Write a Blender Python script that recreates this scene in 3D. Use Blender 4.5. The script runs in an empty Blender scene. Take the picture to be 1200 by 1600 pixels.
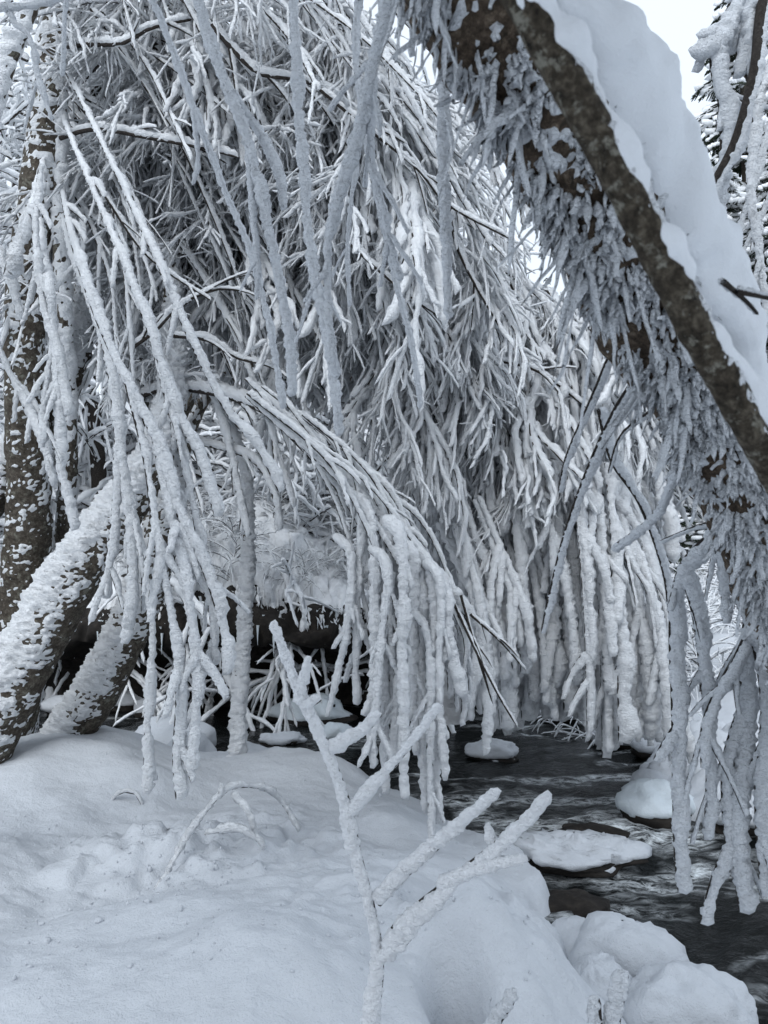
import bpy, math, random
import numpy as np
from mathutils import Vector

random.seed(11)
rng = np.random.default_rng(11)
scene = bpy.context.scene
col = scene.collection
R = math.radians

# ------------------------------------------------------------------ camera
PITCH = 4.73
CAM = np.array([0.0, 0.0, 2.0])
FPX = 1209.0                       # focal length in pixels of the 1200 x 1600 photograph
cd = bpy.data.cameras.new("camera")
cam = bpy.data.objects.new("camera", cd)
col.objects.link(cam)
cam.location = CAM
cam.rotation_euler = (R(90 + PITCH), 0, 0)
cd.sensor_fit = 'VERTICAL'
cd.sensor_height = 24.0
cd.lens = FPX / 1600.0 * 24.0
cd.clip_start = 0.05
cd.clip_end = 600
cd.dof.use_dof = True
cd.dof.focus_distance = 5.0
cd.dof.aperture_fstop = 6.0
scene.camera = cam

# ------------------------------------------------------------------ sky and sun
SUN_EL, SUN_AZ = 40.0, 196.0       # azimuth clockwise from +Y: behind the camera
world = bpy.data.worlds.new("World")
scene.world = world
world.use_nodes = True
wn = world.node_tree
wn.nodes.clear()
sky = wn.nodes.new('ShaderNodeTexSky')
sky.sky_type = 'NISHITA'
sky.sun_disc = False
sky.sun_elevation = R(SUN_EL)
sky.sun_rotation = R(SUN_AZ)
sky.air_density = 1.0
sky.dust_density = 3.0
mixw = wn.nodes.new('ShaderNodeMix')
mixw.data_type = 'RGBA'
mixw.inputs['Factor'].default_value = 0.86
mixw.inputs['B'].default_value = (7.8, 8.7, 9.8, 1)      # even overcast
bg = wn.nodes.new('ShaderNodeBackground')
bg.inputs['Strength'].default_value = 0.1
wo = wn.nodes.new('ShaderNodeOutputWorld')
wn.links.new(sky.outputs['Color'], mixw.inputs['A'])
wn.links.new(mixw.outputs['Result'], bg.inputs['Color'])
wn.links.new(bg.outputs['Background'], wo.inputs['Surface'])

sd_ = bpy.data.lights.new("sun", 'SUN')
sd_.energy = 1.5
sd_.angle = R(40)
sd_.color = (0.93, 0.97, 1.0)
sun = bpy.data.objects.new("sun", sd_)
col.objects.link(sun)
sun_dir = Vector((math.sin(R(SUN_AZ)) * math.cos(R(SUN_EL)), math.cos(R(SUN_AZ)) * math.cos(R(SUN_EL)), math.sin(R(SUN_EL))))
sun.rotation_euler = sun_dir.to_track_quat('Z', 'Y').to_euler()

scene.view_settings.view_transform = 'Standard'
scene.view_settings.look = 'None'
scene.view_settings.exposure = 0.48
scene.view_settings.gamma = 1.0
scene.render.engine = 'CYCLES'
scene.cycles.max_bounces = 10
scene.cycles.transmission_bounces = 6
scene.cycles.diffuse_bounces = 6
scene.cycles.glossy_bounces = 3
scene.cycles.use_denoising = True

# ------------------------------------------------------------------ geometry helpers
cp, sp = math.cos(R(PITCH)), math.sin(R(PITCH))
FW = np.array([0, cp, sp]); UP = np.array([0, -sp, cp]); RT = np.array([1.0, 0, 0])
ZUP = np.array([0, 0, 1.0])


def P(px, py, d):
    return CAM + RT * ((px - 600) / FPX * d) + UP * ((800 - py) / FPX * d) + FW * d


def G(px, py, z=0.0):
    r = RT * ((px - 600) / FPX) + UP * ((800 - py) / FPX) + FW
    t = (z - CAM[2]) / r[2]
    return CAM + r * t


def depth(p):
    return float(np.dot(np.asarray(p) - CAM, FW))


def norm(v):
    v = np.asarray(v, float)
    return v / (np.linalg.norm(v, axis=-1, keepdims=True) + 1e-12)


def _h(ix, iy, iz):
    h = (ix * 374761393 + iy * 668265263 + iz * 2147483647 + 144665) & 0xFFFFFFFF
    h = ((h ^ (h >> 13)) * 1274126177) & 0xFFFFFFFF
    h = ((h ^ (h >> 16)) * 2246822519) & 0xFFFFFFFF
    return ((h ^ (h >> 15)) & 0xFFFF) / 32767.5 - 1.0


def vnoise(p):
    p = np.asarray(p, float)
    f = np.floor(p)
    i = f.astype(np.int64)
    u = p - f
    u = u * u * u * (u * (u * 6 - 15) + 10)
    x, y, z = i[..., 0], i[..., 1], i[..., 2]
    ux, uy, uz = u[..., 0], u[..., 1], u[..., 2]
    r = 0
    for dx in (0, 1):
        wx = ux if dx else 1 - ux
        for dy in (0, 1):
            wy = uy if dy else 1 - uy
            for dz in (0, 1):
                wz = uz if dz else 1 - uz
                r = r + wx * wy * wz * _h(x + dx, y + dy, z + dz)
    return r


def fbm(p, oct=3, gain=0.5):
    p = np.asarray(p, float)
    a, s, t = 1.0, 0, 0
    for k in range(oct):
        s = s + a * vnoise(p * (2.03 ** k) + 17.3 * k)
        t += a
        a *= gain
    return s / t


def smooth(a, b, x):
    t = np.clip((x - a) / (b - a), 0, 1)
    return t * t * (3 - 2 * t)


TRIS = [0]


def mesh_np(name, V, Q, mat, shade=True):
    V = np.ascontiguousarray(V, np.float32)
    Q = np.ascontiguousarray(Q, np.int32)
    k = Q.shape[1]
    me = bpy.data.meshes.new(name)
    me.vertices.add(len(V)); me.vertices.foreach_set("co", V.ravel())
    me.loops.add(Q.size); me.loops.foreach_set("vertex_index", Q.ravel())
    me.polygons.add(len(Q))
    me.polygons.foreach_set("loop_start", np.arange(0, Q.size, k, dtype=np.int32))
    if shade:
        me.polygons.foreach_set("use_smooth", np.ones(len(Q), bool))
    me.update(calc_edges=True)
    if mat is not None:
        me.materials.append(mat)
    TRIS[0] += len(Q) * (k - 2)
    return me


def link(name, data, parent=None):
    o = bpy.data.objects.new(name, data)
    col.objects.link(o)
    if parent is not None:
        o.parent = parent
    return o


def empty(name, loc, label, cat, group=None):
    o = link(name, None)
    o.location = [float(c) for c in loc]
    o['label'] = label; o['category'] = cat
    if group: o['group'] = group
    return o


def child(name, V, Q, mat, parent, shade=True):
    """a mesh given in world coordinates, parented to a top-level Empty (or to a part at its thing's origin)"""
    root = parent
    off = np.zeros(3)
    while root is not None:
        off = off + np.array(root.location); root = root.parent
    return link(name, mesh_np(name, V - off, Q, mat, shade), parent)


def resample(pts, step, spline=True):
    pts = np.asarray(pts, float)
    if spline and len(pts) > 2:
        p = np.vstack([2 * pts[0] - pts[1], pts, 2 * pts[-1] - pts[-2]])
        out = []
        for i in range(1, len(p) - 2):
            t = np.linspace(0, 1, 14, endpoint=False)[:, None]
            a, b, c, d = p[i - 1], p[i], p[i + 1], p[i + 2]
            out.append(0.5 * (2 * b + (c - a) * t + (2 * a - 5 * b + 4 * c - d) * t ** 2 + (3 * b - a - 3 * c + d) * t ** 3))
        out.append(pts[-1:])
        pts = np.vstack(out)
    s = np.concatenate([[0], np.cumsum(np.linalg.norm(np.diff(pts, axis=0), axis=1))])
    n = max(3, int(math.ceil(s[-1] / step)) + 1)
    q = np.linspace(0, s[-1], n)
    return np.stack([np.interp(q, s, pts[:, k]) for k in range(3)], 1), q


def frames(pts):
    t = np.gradient(pts, axis=0)
    t = norm(t)
    c = np.cross(t[0], t[-1])
    if np.linalg.norm(c) < 0.15:
        a = np.array([0, 1.0, 0]) if abs(t[0][1]) < 0.8 else np.array([1.0, 0, 0])
        c = np.cross(np.cross(t[len(t) // 2], a), t[len(t) // 2])
    c = norm(c)
    n = norm(c - (t @ c)[:, None] * t)
    b = np.cross(t, n)
    return t, n, b


def quads(n, k, closed=True):
    i = np.arange(n - 1)[:, None]
    j = np.arange(k if closed else k - 1)[None, :]
    j2 = (j + 1) % k
    return np.stack([i * k + j, i * k + j2, (i + 1) * k + j2, (i + 1) * k + j], -1).reshape(-1, 4)


def tube(pts, rad, k):
    t, n, b = frames(pts)
    a = np.linspace(0, 2 * math.pi, k, endpoint=False)
    dirs = n[:, None, :] * np.cos(a)[None, :, None] + b[:, None, :] * np.sin(a)[None, :, None]
    return pts, dirs, quads(len(pts), k), t


PXM = 1209 * 0.64        # focal length of the scored picture, in pixels


class Spray:
    """one branch with its twigs: collects bark and rime tubes, builds them as branch > rime"""
    def __init__(s):
        s.bV, s.bQ, s.rV, s.rQ, s.nb, s.nr = [], [], [], [], 0, 0

    def strand(s, pts, rb, rr, w=None, fin=1.25, expose=None, lump=0.50, spline=True, bark=True, q=1.0, tipround=True):
        """pts: polyline; rb, rr: (start, end) radius of the wood and of the rime round it"""
        pts = np.asarray(pts, float)
        d = max(0.5, depth(pts.mean(0)))
        px = d / PXM
        rm = 0.5 * (rr[0] + rr[1])
        if rm <= 0: rm = 0.004
        P_, S = resample(pts, max(3.0 * px / q, 0.20 * rm), spline)
        n = len(P_)
        L = S[-1]
        u = S / max(L, 1e-6)
        rbv = rb[0] + (rb[1] - rb[0]) * u
        if w is None:
            w = np.array([0.8, 0.15, 0.25]) + rng.normal(0, 0.4, 3)
        w = norm(w)
        t = norm(np.gradient(P_, axis=0))
        wp = w - (t @ w)[:, None] * t
        wp = wp / np.maximum(np.linalg.norm(wp, axis=1, keepdims=True), 0.35)
        if bark:
            stepb = 4 if rb[0] / px < 3 else 2
            Pb = P_[::stepb]
            if (n - 1) % stepb: Pb = np.vstack([Pb, P_[-1]])
            cut = int(0.9 * max(rr[1], 0) / max(L / (n - 1) * stepb, 1e-6))
            if cut and len(Pb) - cut >= 3: Pb = Pb[:-cut]
            ub = np.linspace(0, 1, len(Pb))
            rbb = (rb[0] + (rb[1] - rb[0]) * ub) * np.where(ub > .999, .15, 1)
            kb = 4 if rb[0] / px < 2 else (6 if rb[0] / px < 5 else 10)
            c, D, Q, _ = tube(Pb, rbb, kb)
            V = c[:, None, :] + D * rbb[:, None, None]
            s.bV.append(V.reshape(-1, 3)); s.bQ.append(Q + s.nb); s.nb += len(Pb) * kb
        if rr[0] <= 0: return P_
        rrv = rr[0] + (rr[1] - rr[0]) * u
        # slow swelling along the strand
        seed = rng.uniform(0, 90, 3)
        sw = vnoise(np.stack([S / (5.5 * rm) + seed[0], np.zeros(n), np.zeros(n) + seed[1]], 1))
        rrv = rrv * (1 + 0.30 * sw)
        if tipround:
            e = np.clip((L - S) / (1.6 * rr[1] + 1e-6), 0, 1)
            rrv = rrv * np.sqrt(np.clip(1 - (1 - e) ** 2, 0.0004, 1))
            e0 = np.clip(S / (1.2 * rr[0] + 1e-6), 0, 1)
            rrv = rrv * np.sqrt(np.clip(1 - (1 - e0) ** 2, 0.05, 1))
        if expose is None:
            expose = rng.uniform(0.3, 1.9)
        sh = np.maximum(rrv * 0.97 - (1.6 - expose) * rbv, 0)
        k = int(np.clip(2 * math.pi * rm * q / (px * 3.6), 4 if rm < 1.4 * px else 5, 22))
        c, D, Q, tt = tube(P_ + wp * sh[:, None], rrv, k)
        # deeper along the wind than across it
        al = np.einsum('nkj,nj->nk', D, wp)
        prof = rrv[:, None] * (1 + (fin - 1) * np.clip(al, 0, 1))
        V = c[:, None, :] + D * prof[..., None]
        nz = vnoise(V * np.array([1, 1, 1.3]) / (0.95 * rm) + seed) * 0.8 + vnoise(V * np.array([1, 1, 1.6]) / (0.42 * rm) + seed * 1.7) * 0.55
        # growth rings: lumps stacked along the strand
        V = V + D * (nz * lump * np.minimum(rrv, rm)[:, None])[..., None]
        s.rV.append(V.reshape(-1, 3)); s.rQ.append(Q + s.nr); s.nr += n * k
        return P_

    def build(s, parent, bark_mat, rime_mat, name='branch'):
        if s.bV:
            b = child(name, np.vstack(s.bV), np.vstack(s.bQ), bark_mat, parent)
            if s.rV:
                child('rime', np.vstack(s.rV), np.vstack(s.rQ), rime_mat, b)
        elif s.rV:
            b = child(name, np.vstack(s.rV), np.vstack(s.rQ), rime_mat, parent)
        return b


def weep(start, d0, L, droop=1.2, wander=0.25, n=14):
    """a twig that starts along d0 and bends down under its own load"""
    p = np.array(start, float); d = norm(d0); out = [p.copy()]
    st = L / n
    for i in range(n):
        d = norm(d + np.array([0, 0, -1.0]) * droop * st + rng.normal(0, wander, 3) * np.sqrt(st) * 0.35)
        p = p + d * st
        out.append(p.copy())
    return np.array(out)


def at(pl, u):
    s = np.concatenate([[0], np.cumsum(np.linalg.norm(np.diff(pl, axis=0), axis=1))])
    q = u * s[-1]
    p = np.array([np.interp(q, s, pl[:, k]) for k in range(3)])
    e = 0.02 * s[-1]
    a = np.array([np.interp(q - e, s, pl[:, k]) for k in range(3)])
    b = np.array([np.interp(q + e, s, pl[:, k]) for k in range(3)])
    return p, norm(b - a)


def px_path(lst):
    return np.array([P(*q) for q in lst])


# ------------------------------------------------------------------ materials
def new_mat(name):
    m = bpy.data.materials.new(name)
    m.use_nodes = True
    nt = m.node_tree
    return m, nt, nt.nodes['Principled BSDF']


def coords(nt, scale=1.0):
    tc = nt.nodes.new('ShaderNodeNewGeometry')
    return tc.outputs['Position']


def noise_node(nt, scale, detail=3, rough=0.55, vec=None, dist=0.0):
    n = nt.nodes.new('ShaderNodeTexNoise')
    n.inputs['Scale'].default_value = scale
    n.inputs['Detail'].default_value = detail
    n.inputs['Roughness'].default_value = rough
    n.inputs['Distortion'].default_value = dist
    if vec is not None: nt.links.new(vec, n.inputs['Vector'])
    return n


def ramp(nt, fac, stops):
    r = nt.nodes.new('ShaderNodeValToRGB')
    el = r.color_ramp.elements
    while len(el) < len(stops): el.new(0.5)
    for e, (p, c) in zip(el, stops):
        e.position = p; e.color = (*c, 1)
    nt.links.new(fac, r.inputs['Fac'])
    return r


def bump(nt, h, strength, dist, prev=None):
    b = nt.nodes.new('ShaderNodeBump')
    b.inputs['Strength'].default_value = strength
    b.inputs['Distance'].default_value = dist
    nt.links.new(h, b.inputs['Height'])
    if prev is not None: nt.links.new(prev, b.inputs['Normal'])
    return b.outputs['Normal']


def snow_mat(name, c=(0.80, 0.83, 0.87), s1=60, s2=260, d1=0.012, d2=0.003, rough=0.75, zs=1.0, trans=0.0):
    m, nt, bs = new_mat(name)
    v = coords(nt)
    mpn = nt.nodes.new('ShaderNodeMapping'); mpn.inputs['Scale'].default_value = (1, 1, zs)
    nt.links.new(v, mpn.inputs['Vector'])
    n1 = noise_node(nt, s1, 3, 0.6, mpn.outputs['Vector'])
    n2 = noise_node(nt, s2, 2, 0.6, v)
    n3 = noise_node(nt, 7, 3, 0.6, v)
    r = ramp(nt, n3.outputs['Fac'], [(0.3, tuple(0.93 * x for x in c)), (0.7, c)])
    nt.links.new(r.outputs['Color'], bs.inputs['Base Color'])
    nn = bump(nt, n1.outputs['Fac'], 1.0, d1)
    nn = bump(nt, n2.outputs['Fac'], 1.0, d2, nn)
    nt.links.new(nn, bs.inputs['Normal'])
    bs.inputs['Roughness'].default_value = rough
    bs.inputs['Specular IOR Level'].default_value = 0.25
    if trans:
        tr = nt.nodes.new('ShaderNodeBsdfTranslucent')
        ms = nt.nodes.new('ShaderNodeMixShader'); ms.inputs[0].default_value = trans
        nt.links.new(r.outputs['Color'], tr.inputs['Color']); nt.links.new(nn, tr.inputs['Normal'])
        nt.links.new(bs.outputs[0], ms.inputs[1]); nt.links.new(tr.outputs[0], ms.inputs[2])
        nt.links.new(ms.outputs[0], nt.nodes['Material Output'].inputs['Surface'])
    return m


def bark_mat(name, c1, c2, c3, s=22, lichen=None):
    m, nt, bs = new_mat(name)
    v = coords(nt)
    n1 = noise_node(nt, s, 6, 0.72, v, 0.15)
    n2 = noise_node(nt, s * 5, 4, 0.7, v)
    r = ramp(nt, n1.outputs['Fac'], [(0.3, c1), (0.52, c2), (0.72, c3)])
    out = r.outputs['Color']
    if lichen:
        n3 = noise_node(nt, s * 0.55, 5, 0.75, v, 0.2)
        f = ramp(nt, n3.outputs['Fac'], [(0.55, (0, 0, 0)), (0.63, (1, 1, 1))])
        mx = nt.nodes.new('ShaderNodeMix'); mx.data_type = 'RGBA'
        nt.links.new(f.outputs['Color'], mx.inputs['Factor'])
        nt.links.new(out, mx.inputs['A']); mx.inputs['B'].default_value = (*lichen, 1)
        out = mx.outputs['Result']
    nt.links.new(out, bs.inputs['Base Color'])
    nn = bump(nt, n1.outputs['Fac'], 0.9, 0.02)
    nn = bump(nt, n2.outputs['Fac'], 0.8, 0.006, nn)
    nt.links.new(nn, bs.inputs['Normal'])
    bs.inputs['Roughness'].default_value = 0.9
    bs.inputs['Specular IOR Level'].default_value = 0.2
    return m


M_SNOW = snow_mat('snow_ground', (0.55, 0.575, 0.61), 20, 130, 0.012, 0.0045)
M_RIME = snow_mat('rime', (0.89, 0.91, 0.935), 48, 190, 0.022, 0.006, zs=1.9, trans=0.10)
M_NEAR_SHADED = snow_mat('rime_close_shaded', (0.70, 0.73, 0.77), 75, 420, 0.016, 0.003, zs=1.6)  # near rime made darker than the rest: shade put into its colour
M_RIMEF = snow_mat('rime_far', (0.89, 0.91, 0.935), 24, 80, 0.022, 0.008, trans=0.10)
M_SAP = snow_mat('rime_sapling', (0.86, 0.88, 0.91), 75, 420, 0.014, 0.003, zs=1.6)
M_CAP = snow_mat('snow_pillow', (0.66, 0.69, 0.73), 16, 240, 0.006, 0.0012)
M_ICE = snow_mat('crusted_ice', (0.66, 0.72, 0.76), 30, 120, 0.008, 0.002, 0.35)
M_TWIG = bark_mat('twig_bark', (0.024, 0.020, 0.018), (0.045, 0.038, 0.034), (0.085, 0.076, 0.068), 60)
M_BARK = bark_mat('trunk_bark', (0.020, 0.016, 0.013), (0.075, 0.063, 0.050), (0.19, 0.17, 0.14), 32, (0.17, 0.165, 0.135))
M_BIRCH = bark_mat('curling_bark', (0.016, 0.012, 0.009), (0.11, 0.082, 0.060), (0.30, 0.24, 0.18), 60, (0.05, 0.04, 0.03))
M_STEM = bark_mat('stem_bark', (0.010, 0.008, 0.006), (0.085, 0.070, 0.052), (0.25, 0.22, 0.17), 90, (0.33, 0.32, 0.27))
M_ROCK = bark_mat('wet_rock', (0.008, 0.0075, 0.007), (0.022, 0.019, 0.017), (0.050, 0.043, 0.036), 5)
M_NEEDLE = bark_mat('spruce_needles', (0.010, 0.014, 0.010), (0.022, 0.030, 0.020), (0.045, 0.055, 0.04), 4)

# water: dark and fast, broken by ripples and pale foam
M_WATER, nt, bs = new_mat('stream_water')
geo = nt.nodes.new('ShaderNodeNewGeometry')
mp = nt.nodes.new('ShaderNodeMapping')
mp.inputs['Rotation'].default_value = (0, 0, R(-52))
mp.inputs['Scale'].default_value = (1.0, 1.9, 1.0)
nt.links.new(geo.outputs['Position'], mp.inputs['Vector'])
rp = nt.nodes.new('ShaderNodeVectorMath'); rp.operation = 'DISTANCE'
rp.inputs[1].default_value = (1.15, 6.3, 0.0)          # the riffle, where the current breaks
nt.links.new(geo.outputs['Position'], rp.inputs[0])
rfm = nt.nodes.new('ShaderNodeMapRange'); rfm.inputs[1].default_value = 0.3; rfm.inputs[2].default_value = 2.4; rfm.inputs[3].default_value = 0.20; rfm.inputs[4].default_value = -0.03
nt.links.new(rp.outputs['Value'], rfm.inputs[0])
f1n = noise_node(nt, 0.9, 3, 0.55, mp.outputs['Vector'], 0.8)
f1 = nt.nodes.new('ShaderNodeMath'); f1.operation = 'ADD'
nt.links.new(f1n.outputs['Fac'], f1.inputs[0]); nt.links.new(rfm.outputs[0], f1.inputs[1])
f2 = noise_node(nt, 7.0, 8, 0.8, mp.outputs['Vector'], 0.5)
m1 = nt.nodes.new('ShaderNodeMath'); m1.operation = 'MULTIPLY'
r1 = ramp(nt, f1.outputs[0], [(0.53, (0, 0, 0)), (0.70, (1, 1, 1))])
r2 = ramp(nt, f2.outputs['Fac'], [(0.42, (0, 0, 0)), (0.60, (1, 1, 1))])
nt.links.new(r1.outputs['Color'], m1.inputs[0]); nt.links.new(r2.outputs['Color'], m1.inputs[1])
mx = nt.nodes.new('ShaderNodeMix'); mx.data_type = 'RGBA'
nt.links.new(m1.outputs[0], mx.inputs['Factor'])
mx.inputs['A'].default_value = (0.006, 0.007, 0.007, 1)
bs.inputs['Specular IOR Level'].default_value = 0.10
mx.inputs['B'].default_value = (0.78, 0.82, 0.84, 1)
nt.links.new(mx.outputs['Result'], bs.inputs['Base Color'])
rr_ = ramp(nt, m1.outputs[0], [(0.0, (0.07,) * 3), (0.7, (0.6,) * 3)])
nt.links.new(rr_.outputs['Color'], bs.inputs['Roughness'])
b1 = noise_node(nt, 11, 4, 0.6, mp.outputs['Vector'], 1.0)
nb = bump(nt, b1.outputs['Fac'], 0.5, 0.03)
nt.links.new(nb, bs.inputs['Normal'])
bs.inputs['IOR'].default_value = 1.33

# ------------------------------------------------------------------ ground
near_px = [(-700, 1175), (-200, 1170), (0, 1172), (110, 1190), (240, 1200), (300, 1216), (345, 1200), (430, 1203), (520, 1218), (575, 1240),
           (650, 1268), (700, 1300), (760, 1335), (825, 1368), (870, 1430), (888, 1490), (905, 1560), (960, 1640), (1060, 1800)]
far_px = [(-700, 1085), (-200, 1096), (0, 1098), (140, 1088), (350, 1084), (420, 1086), (560, 1070), (700, 1092), (760, 1098), (830, 1118), (900, 1130),
          (990, 1150), (1010, 1195), (985, 1240), (1030, 1285), (1100, 1285), (1200, 1300), (1500, 1330), (2400, 1420)]
near_xy = np.array([G(a, b, 0.0)[:2] for a, b in near_px])
far_xy = np.array([G(a, b, 0.0)[:2] for a, b in far_px])
near_poly = np.vstack([near_xy, [[4.0, -6], [-30, -6], [-30, near_xy[0][1]]]])
far_poly = np.vstack([far_xy, [[400, far_xy[-1][1]], [400, 400], [-400, 400], [-400, far_xy[0][1]]]])


def sdist(X, Y, line, poly):
    pt = np.stack([X, Y], -1)
    best = np.full(X.shape, 1e9)
    for a, b in zip(line[:-1], line[1:]):
        ab = b - a
        t = np.clip(((pt - a) @ ab) / (ab @ ab), 0, 1)
        best = np.minimum(best, np.linalg.norm(pt - a - t[..., None] * ab, axis=-1))
    ins = np.zeros(X.shape, bool)
    for a, b in zip(poly, np.roll(poly, -1, 0)):
        c = ((a[1] > Y) != (b[1] > Y)) & (X < (b[0] - a[0]) * (Y - a[1]) / (b[1] - a[1] + 1e-12) + a[0])
        ins ^= c
    return np.where(ins, best, -best)


# (pixel x, pixel y, guessed height, radius x, radius y, height): rounded drifts on the near bank
mounds = [(500, 1450, 0.55, 1.05, 0.62, 0.24), (770, 1465, 0.5, 0.30, 0.36, 0.26), (860, 1600, 0.45, 0.22, 0.3, 0.12), (250, 1560, .6, 1.0, .4, .12),
          (470, 1205, 0.4, 0.75, 0.5, 0.14), (60, 1200, 0.45, 1.2, 0.9, 0.28), (170, 1290, 0.4, 0.9, 0.5, -0.10), (30, 1400, 0.4, 0.7, 0.6, -0.08),
          (640, 1275, 0.4, 0.4, 0.3, 0.08), (712, 1515, 0.6, 0.10, 0.16, -0.34), (240, 1235, .4, .5, .3, 0.06), (655, 1400, .6, .10, .25, -.10)]
mound_w = [(G(a, b, c)[:2], rx, ry, h) for a, b, c, rx, ry, h in mounds]


def ground_z(X, Y, fine=True):
    X = np.asarray(X, float); Y = np.asarray(Y, float)
    Z0 = np.zeros_like(X)
    p = np.stack([X, Y, Z0], -1)
    wob = 0.10 * vnoise(p * 2.2) + 0.05 * vnoise(p * 6)
    sn = sdist(X, Y, near_xy, near_poly) + wob
    sf = sdist(X, Y, far_xy, far_poly) + wob
    zn = -0.45 + 0.62 * smooth(-0.18, 0.12, sn) + 0.20 * smooth(0.0, 0.9, sn) + 0.05 * np.clip(sn, 0, 4)
    for (c, rx, ry, h) in mound_w:
        zn = zn + h * np.exp(-((((X - c[0]) / rx) ** 2 + ((Y - c[1]) / ry) ** 2) ** 1.6)) * smooth(-0.1, 0.25, sn)
    zf = -0.45 + 0.60 * smooth(-0.15, 0.15, sf) + 0.16 * smooth(0, 1.2, sf)
    hill = smooth(0.8, 8.5, sf) * 4.2 + np.clip(sf - 6, 0, 300) * 0.20
    hill = hill + np.clip(sf - 60, 0, 300) * 0.1
    side = smooth(7.0, 2.0, X) * 0.6 + 0.4
    zf = zf + hill * side
    z = np.where(sn > sf, zn, zf)
    land = np.maximum(sn, sf)
    on = smooth(-0.05, 0.3, land)
    z = z + on * (0.07 * fbm(p * 0.9, 2) + 0.05 * vnoise(p * 2.3 + 3) + 0.02 * fbm(p * 5, 2))
    z = z + smooth(1, 8, sf) * 0.35 * fbm(p * 0.8 + 9, 3)
    if fine:
        # fallen lumps and old tracks: rough patches on otherwise smooth snow
        c1 = G(300, 1345, 0.4)[:2]; c2 = G(560, 1420, 0.6)[:2]; c3 = G(860, 1500, 0.5)[:2]
        patch = np.exp(-(((X - c1[0]) / 0.95) ** 2 + ((Y - c1[1]) / 0.62) ** 2)) * 1.25 + 0.7 * np.exp(-(((X - c2[0]) / 0.4) ** 2 + ((Y - c2[1]) / 0.35) ** 2)) \
            + 0.6 * np.exp(-(((X - c3[0]) / 0.3) ** 2 + ((Y - c3[1]) / 0.3) ** 2))
        rim = smooth(0.28, 0.02, sn) * smooth(-0.2, 0.0, sn)
        patch = np.clip(patch + 0.4 * rim + 0.12 * smooth(.1, .5, vnoise(p * 1.1 + 40)), 0, 1.3)
        bl = smooth(0.0, 0.75, vnoise(p * 9 + 5)); bl2 = smooth(-.1, 0.7, vnoise(p * 17 + 11)); bl3 = smooth(0, .6, vnoise(p * 4 + 7))
        z = z + on * patch * (bl * 0.055 + bl2 * 0.030 - bl3 * 0.05)
        z = z + on * 0.005 * vnoise(p * 18) + on * 0.0025 * vnoise(p * 42)
        right = smooth(1.0, 2.0, X) * (sf > -0.1) * smooth(14, 8, Y)
        z = z + right * on * (0.16 * np.abs(fbm(p * 2.6 + 21, 3)) - 0.03)
    return z


nr_, nc_ = 560, 330
tt = np.linspace(0, 1, nr_)
ys = np.concatenate([np.linspace(-4, 1.9, 16, endpoint=False), 1.9 * (9.0 / 1.9) ** np.linspace(0, 1, 330, endpoint=False), 9.0 * (260 / 9.0) ** np.linspace(0, 1, 90)])
u = np.linspace(-1, 1, nc_)
uu = 0.5 * u + 0.5 * u ** 3
XX = uu[None, :] * (2.6 + 1.15 * np.clip(ys, 0, None))[:, None]
YY = np.repeat(ys[:, None], nc_, 1)
ZZ = ground_z(XX, YY)
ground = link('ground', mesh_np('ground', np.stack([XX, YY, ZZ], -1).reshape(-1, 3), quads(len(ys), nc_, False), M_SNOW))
ground['kind'] = 'structure'


def gz(x, y):
    return float(ground_z(np.array([x]), np.array([y]), False)[0])


def on_ground(px, py):
    z = 0.4
    for _ in range(8):
        g = G(px, py, z); z = 0.5 * z + 0.5 * gz(g[0], g[1])
    return G(px, py, z)


# ------------------------------------------------------------------ stream
wy = 1.6 * (16 / 1.6) ** np.linspace(0, 1, 270)
wu = np.linspace(-1, 1, 190)
WX = wu[None, :] * (2.0 + 1.0 * wy)[:, None]; WY = np.repeat(wy[:, None], 190, 1)
ca, sa = math.cos(R(-52)), math.sin(R(-52))
A_ = WX * ca - WY * sa; B_ = WX * sa + WY * ca
wp_ = np.stack([A_ * 0.9, B_ * 2.2, A_ * 0], -1)
ridge = 1 - np.abs(fbm(wp_ * 1.4 + 4, 3))
WZ = 0.030 * (ridge - 0.7) + 0.016 * vnoise(wp_ * 3.5) + 0.011 * vnoise(wp_ * 8) + 0.008 * vnoise(wp_ * 17)
stream = link('stream', mesh_np('stream', np.stack([WX, WY, WZ], -1).reshape(-1, 3), quads(270, 190, False), M_WATER))
stream['kind'] = 'structure'


# ------------------------------------------------------------------ blobs: boulders, snow caps
def sphere_grid(nu, nv):
    th = np.linspace(0.02, math.pi - 0.02, nv); ph = np.linspace(0, 2 * math.pi, nu, endpoint=False)
    T, F = np.meshgrid(th, ph, indexing='ij')
    return np.stack([np.sin(T) * np.cos(F), np.sin(T) * np.sin(F), np.cos(T)], -1).reshape(-1, 3), quads(nv, nu)


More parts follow.
